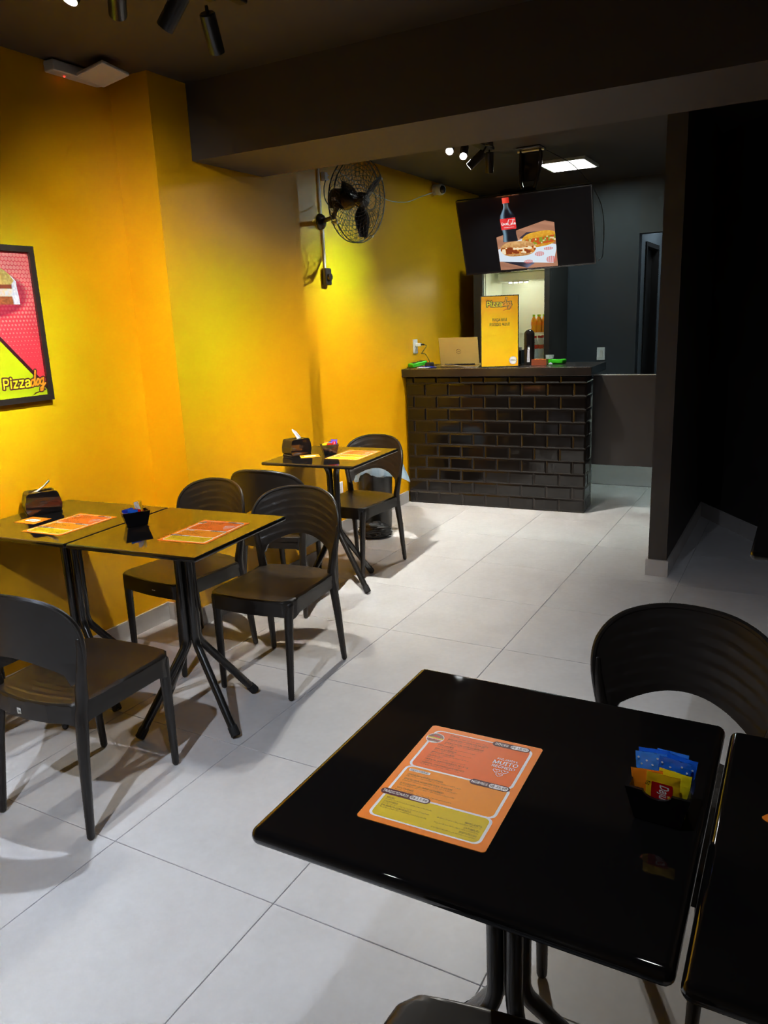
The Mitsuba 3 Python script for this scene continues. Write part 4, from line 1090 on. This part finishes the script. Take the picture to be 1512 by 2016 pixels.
own(thing('laptop_cable', 'thin pale cable looping in front of the laptop', 'cable'), P(tube(smooth_path([(-0.96, 4.47, ZT + 0.006), (-0.90, 4.45, ZT + 0.014), (-0.80, 4.43, ZT + 0.024), (-0.72, 4.43, ZT + 0.014), (-0.66, 4.43, ZT + 0.004), (-0.56, 4.44, ZT + 0.004)]), 0.0022, 6), 'm_offwhite', True))
# card readers
def reader(M, label):
    k = thing('card_reader', label, 'card reader', 'green card readers on the counter')
    part(k, 'body', P(rbox(0.078, 0.150, 0.034, 0.010, 12, (0, 0, 0.018)), 'm_green', 40), M)
    part(k, 'screen', P(cbox(0.056, 0.045, 0.003, 0.001, (0, 0.035, 0.0355)), 'm_gloss'), M)
    for i in range(3):
        for j in range(3):
            part(k, 'key', P(cbox(0.014, 0.010, 0.003, 0.001, (-0.019 + 0.019 * i, -0.015 - 0.016 * j, 0.0358)), 'm_blackplastic'), M)
reader(mat((-1.112, 4.475, ZT + 0.011), D(-28), D(8)), 'green card reader at the left end of the counter')
reader(mat((-0.045, 4.825, ZT), D(78), D(0)), 'green card reader lying beside the clear cup')
# outlet with charger
k = thing('wall_outlet', 'white double wall outlet above the counter end', 'outlet')
part(k, 'plate', P(cbox(0.012, 0.075, 0.118, 0.003, (XL + 0.006, 4.56, 1.292)), 'm_white'))
part(k, 'socket', P(cbox(0.004, 0.040, 0.04, 0.001, (XL + 0.0135, 4.56, 1.272)), 'm_offwhite'))
k = thing('phone_charger', 'white charger plugged into the outlet with a black cord', 'charger')
part(k, 'plug', P(rbox(0.050, 0.028, 0.028, 0.004, 8, (XL + 0.038, 4.56, 1.306)), 'm_white', 40))
part(k, 'connector', P(cbox(0.028, 0.012, 0.012, 0.002, (XL + 0.076, 4.558, 1.306)), 'm_blackplastic'))
part(k, 'cord', P(tube(smooth_path([(XL + 0.088, 4.557, 1.305), (XL + 0.115, 4.55, 1.295), (XL + 0.095, 4.53, 1.255), (XL + 0.085, 4.52, 1.235), (XL + 0.115, 4.52, 1.232), (XL + 0.14, 4.53, 1.19), (XL + 0.15, 4.535, 1.155)]), 0.0028, 6), 'm_blackplastic', True))
own(thing('power_brick', 'small black power brick on the counter under the outlet', 'power supply'), P(rbox(0.055, 0.075, 0.038, 0.009, 12, (-1.035, 4.535, ZT + 0.020)), 'm_blackplastic', 40))
k = thing('notepad', 'white folded papers on the counter beside the laptop', 'paper')
part(k, 'sheet', P(cbox(0.10, 0.06, 0.003, 0.0005, (-1.04, 4.435, ZT + 0.0025)), 'm_paper'))
part(k, 'folder', P(cbox(0.14, 0.05, 0.006, 0.001, (-1.03, 4.485, ZT + 0.004)), 'm_navy'))
# straw dispenser with domed top
k = thing('straw_dispenser', 'tall black dome topped straw dispenser on the counter', 'straw dispenser')
MD = mat((-0.228, 4.70, ZT))
rr = 0.041
dome_p = [(0, 0.0), (rr + 0.004, 0.0), (rr + 0.004, 0.006), (rr, 0.010), (rr, 0.236)] + [(rr * math.cos(t), 0.236 + rr * math.sin(t)) for t in np.linspace(0.15, math.pi / 2 - 0.01, 8)] + [(0, 0.236 + rr)]
body = lathe(dome_p, 36)
mm = m3.Manifold(m3.Mesh(np.array(body.vertices, np.float32), np.array(body.faces, np.uint32)))
try:
    cut = m3.Manifold.cube([0.026, 0.05, 0.135], True).translate([0.004, -0.045, 0.085])
    r_ = tm(mm - cut); body = r_ if len(r_.faces) > 50 else body
except Exception: pass
part(k, 'body', P(body, 'm_gloss', 35), MD)
for i in range(4):
    own(thing('paper_straw', ('leftmost', 'second', 'third', 'rightmost')[i] + ' white wrapped straw in the straw dispenser slot', 'straw', 'straws in the dispenser'), P(tube([(-0.226 - 0.008 + 0.006 * i, 4.70 - 0.028, ZT + 0.022), (-0.226 - 0.004 + 0.0045 * i, 4.70 - 0.030, ZT + 0.150)], 0.0026, 8), 'm_paper', True))
k = thing('cutlery_holder', 'black box holder partly hidden behind the order sign', 'holder')
hb = m3.Manifold.cube([0.085, 0.08, 0.115], True) - m3.Manifold.cube([0.073, 0.068, 0.12], True).translate([0, 0, 0.01])
part(k, 'box', P(tm(hb.translate([-0.338, 4.735, ZT + 0.058])), 'm_blackplastic'))
part(k, 'base', P(cbox(0.11, 0.09, 0.006, 0.001, (-0.338, 4.735, ZT + 0.003)), 'm_chrome'))
for i in range(5):
    x, y = -0.362 + 0.012 * i, 4.727 + 0.008 * (i % 3)
    own(thing('cutlery_pouch', ('first', 'second', 'third', 'fourth', 'fifth')[i] + ' paper pouch from left in black holder behind the sign', 'pouch', 'paper pouches in the black holder'), P(cbox(0.010, 0.05, 0.12, 0.001, (x, y, ZT + 0.078)), 'm_logoorange' if i % 2 else 'm_offwhite'))
k = thing('card_box', 'low brown card box on the counter beside straw dispenser', 'box')
ob = m3.Manifold.cube([0.118, 0.072, 0.046], True) - m3.Manifold.cube([0.106, 0.060, 0.046], True).translate([0, 0, 0.012])
MCB = mat((-0.122, 4.640, ZT), D(4))
part(k, 'tray', P(tm(ob.translate([0, 0, 0.0235])), 'm_wood'), MCB)
for i in range(4):
    part(k, 'card', P(cbox(0.100, 0.055, 0.006, 0.001, (0.001 * (i % 2), 0.001 * i, 0.022 + 0.0068 * i)), 'm_logoorange' if i % 2 else 'm_wood'), MCB)
own(thing('eraser_lump', 'small crumpled white tissue on the counter beside card box', 'tissue'), P(blob(9, 0.016, 0.014, 0.010), 'm_paper', True), mat((-0.040, 4.655, ZT)))
k = thing('plastic_cup', 'small clear plastic cup on the counter', 'cup')
part(k, 'wall', P(lathe([(0.0, 0.001), (0.026, 0.001), (0.034, 0.062), (0.036, 0.0635), (0.034, 0.065)], 28), 'm_clearcup', True), mat((-0.118, 4.89, ZT + 0.0005)))

# ------------------------------------------------------------------ glass front fridge
k = thing('drinks_fridge', 'black glass door drinks fridge glowing behind the counter', 'fridge')
fx0, fx1, fy0, fy1, fz = -1.005, -0.295, 5.50, 6.03, 2.02
ix0, ix1, iz0 = -0.925, -0.345, 0.35
part(k, 'side_panel', P(bx(fx0, fx0 + 0.03, fy0, fy1, 0, fz), 'm_dark')); part(k, 'side_panel', P(bx(fx1 - 0.03, fx1, fy0, fy1, 0, fz), 'm_dark'))
part(k, 'back_panel', P(bx(fx0 + 0.03, fx1 - 0.03, fy1 - 0.03, fy1, 0, fz), 'm_dark'))
part(k, 'top_panel', P(bx(fx0 + 0.03, fx1 - 0.03, fy0, fy1 - 0.03, fz - 0.04, fz), 'm_dark')); part(k, 'plinth', P(bx(fx0 + 0.03, fx1 - 0.03, fy0, fy1 - 0.03, 0, 0.30), 'm_dark'))
iz1 = 1.90
part(k, 'liner', P(cat_([bx(ix0, ix0 + 0.012, fy0 + 0.03, 5.96, iz0, iz1), bx(ix1 - 0.012, ix1, fy0 + 0.03, 5.96, iz0, iz1), bx(ix0, ix1, 5.95, 5.97, iz0, iz1), bx(ix0, ix1, fy0 + 0.03, 5.96, iz1, iz1 + 0.01), bx(ix0, ix1, fy0 + 0.03, 5.96, iz0 - 0.02, iz0)]), 'm_fridge'))
door = part(k, 'door', P(cat_([bx(fx0, ix0 + 0.004, fy0 - 0.045, fy0 - 0.002, 0.28, fz), bx(ix1 + 0.004, fx1, fy0 - 0.045, fy0 - 0.002, 0.28, fz), bx(ix0 + 0.004, ix1 + 0.004, fy0 - 0.045, fy0 - 0.002, 1.90, fz), bx(ix0 + 0.004, ix1 + 0.004, fy0 - 0.045, fy0 - 0.002, 0.28, 0.36)]), 'm_dark'))
part(door, 'pane', P(trimesh.Trimesh([(ix0, fy0 - 0.02, 0.36), (ix1, fy0 - 0.02, 0.36), (ix1, fy0 - 0.02, 1.90), (ix0, fy0 - 0.02, 1.90)], [[0, 1, 2], [0, 2, 3]], process=False), 'm_pane'))
part(door, 'gasket', P(cat_([bx(ix0 - 0.004, ix0 + 0.010, fy0 - 0.012, fy0 + 0.01, 0.36, 1.90), bx(ix1 - 0.006, ix1 + 0.004, fy0 - 0.012, fy0 + 0.01, 0.36, 1.90)]), 'm_fridge'))
part(k, 'evaporator_cover', P(rbox(0.50, 0.16, 0.09, 0.02, 12, (-0.62, 5.80, 1.855)), 'm_fridge', 40))
part(k, 'lamp_strip', P(cbox(0.20, 0.020, 0.014, 0.002, (-0.66, 5.70, 1.812)), 'm_white'))
for i in range(4):
    part(k, 'lamp_diode', {**P(cbox(0.028, 0.012, 0.008, 0.001, (-0.735 + 0.05 * i, 5.695, 1.801)), 'm_white'), 'emitter': {'type': 'area', 'radiance': rgb(np.array([150.0, 155.0, 122.0]))}})
for z in (1.345, 0.90):
    part(k, 'shelf', P(cat_([tube([(ix0 + 0.012, y, z), (ix1 - 0.012, y, z)], 0.003, 6) for y in np.linspace(fy0 + 0.06, 5.93, 12)] + [cbox(ix1 - ix0 - 0.024, 0.008, 0.018, 0.001, ((ix0 + ix1) / 2, fy0 + 0.055, z))]), 'm_fridge'), kind='stuff')
own_shelf = part(k, 'shelf', P(cbox(ix1 - ix0 - 0.026, 0.40, 0.008, 0.001, ((ix0 + ix1) / 2, 5.74, 1.120)), 'm_fridge'))
def bottle(x, y, z, h, r, mats, label, group):
    k = thing('drink_bottle', label, 'bottle', group)
    M = mat((x, y, z))
    s = h / 0.16
    part(k, 'body', P(lathe([(0, 0), (r * 0.9, 0), (r, 0.006 * s), (r, 0.035 * s), (r * 0.88, 0.05 * s), (r, 0.07 * s), (r, 0.098 * s), (r * 0.8, 0.12 * s), (r * 0.42, 0.138 * s), (r * 0.40, 0.147 * s), (0, 0.147 * s)], 20), mats[0], True), M)
    part(k, 'label', P(lathe([(r * 1.01, 0.068 * s), (r * 1.015, 0.070 * s), (r * 1.015, 0.096 * s), (r * 1.01, 0.098 * s)], 20), mats[1], 30), M)
    part(k, 'cap', P(lathe([(0, 0.145 * s), (r * 0.47, 0.145 * s), (r * 0.47, 0.161 * s), (0, 0.162 * s)], 16), mats[2], 30), M)
for i in range(5):
    lb = ('leftmost', 'middle', 'rightmost')[i % 3] + (' front' if i < 3 else ' rear') + ' orange juice bottle with lime cap on upper fridge shelf'
    bottle(-0.490 + 0.052 * (i % 3) + 0.02 * (i // 3), 5.63 + 0.075 * (i // 3), 1.350, 0.158, 0.025, ('m_juice', 'm_sachetorange', 'm_limecap'), lb, 'juice bottles on the upper fridge shelf')
for i in range(5):
    lb = ('left', 'right')[i % 2] + ' red labelled bottle in the ' + ('front', 'second', 'rear')[i // 2] + ' row on lower fridge shelf'
    bottle(-0.465 + 0.056 * (i % 2) + 0.01 * (i // 2), 5.60 + 0.075 * (i // 2), 1.125, 0.195, 0.026, ('m_paleblue', 'm_redlabel', 'm_redlabel'), lb, 'red labelled bottles in the fridge')

# switch on the kitchen wall
k = thing('light_switch', 'white light switch on the dark kitchen wall above the gate', 'switch')
part(k, 'plate', P(cbox(0.076, 0.010, 0.118, 0.003, (0.025, YB - 0.005, 1.130)), 'm_white'))
part(k, 'rocker', P(cbox(0.030, 0.008, 0.066, 0.002, (0.030, YB - 0.012, 1.128)), 'm_offwhite'))

own(thing('low_cabinet', 'pale low cabinet against the kitchen wall, seen under the gate', 'cabinet'), P(cbox(1.26, 0.50, 0.84, 0.004, (0.365, 5.76, 0.421)), 'm_white'))
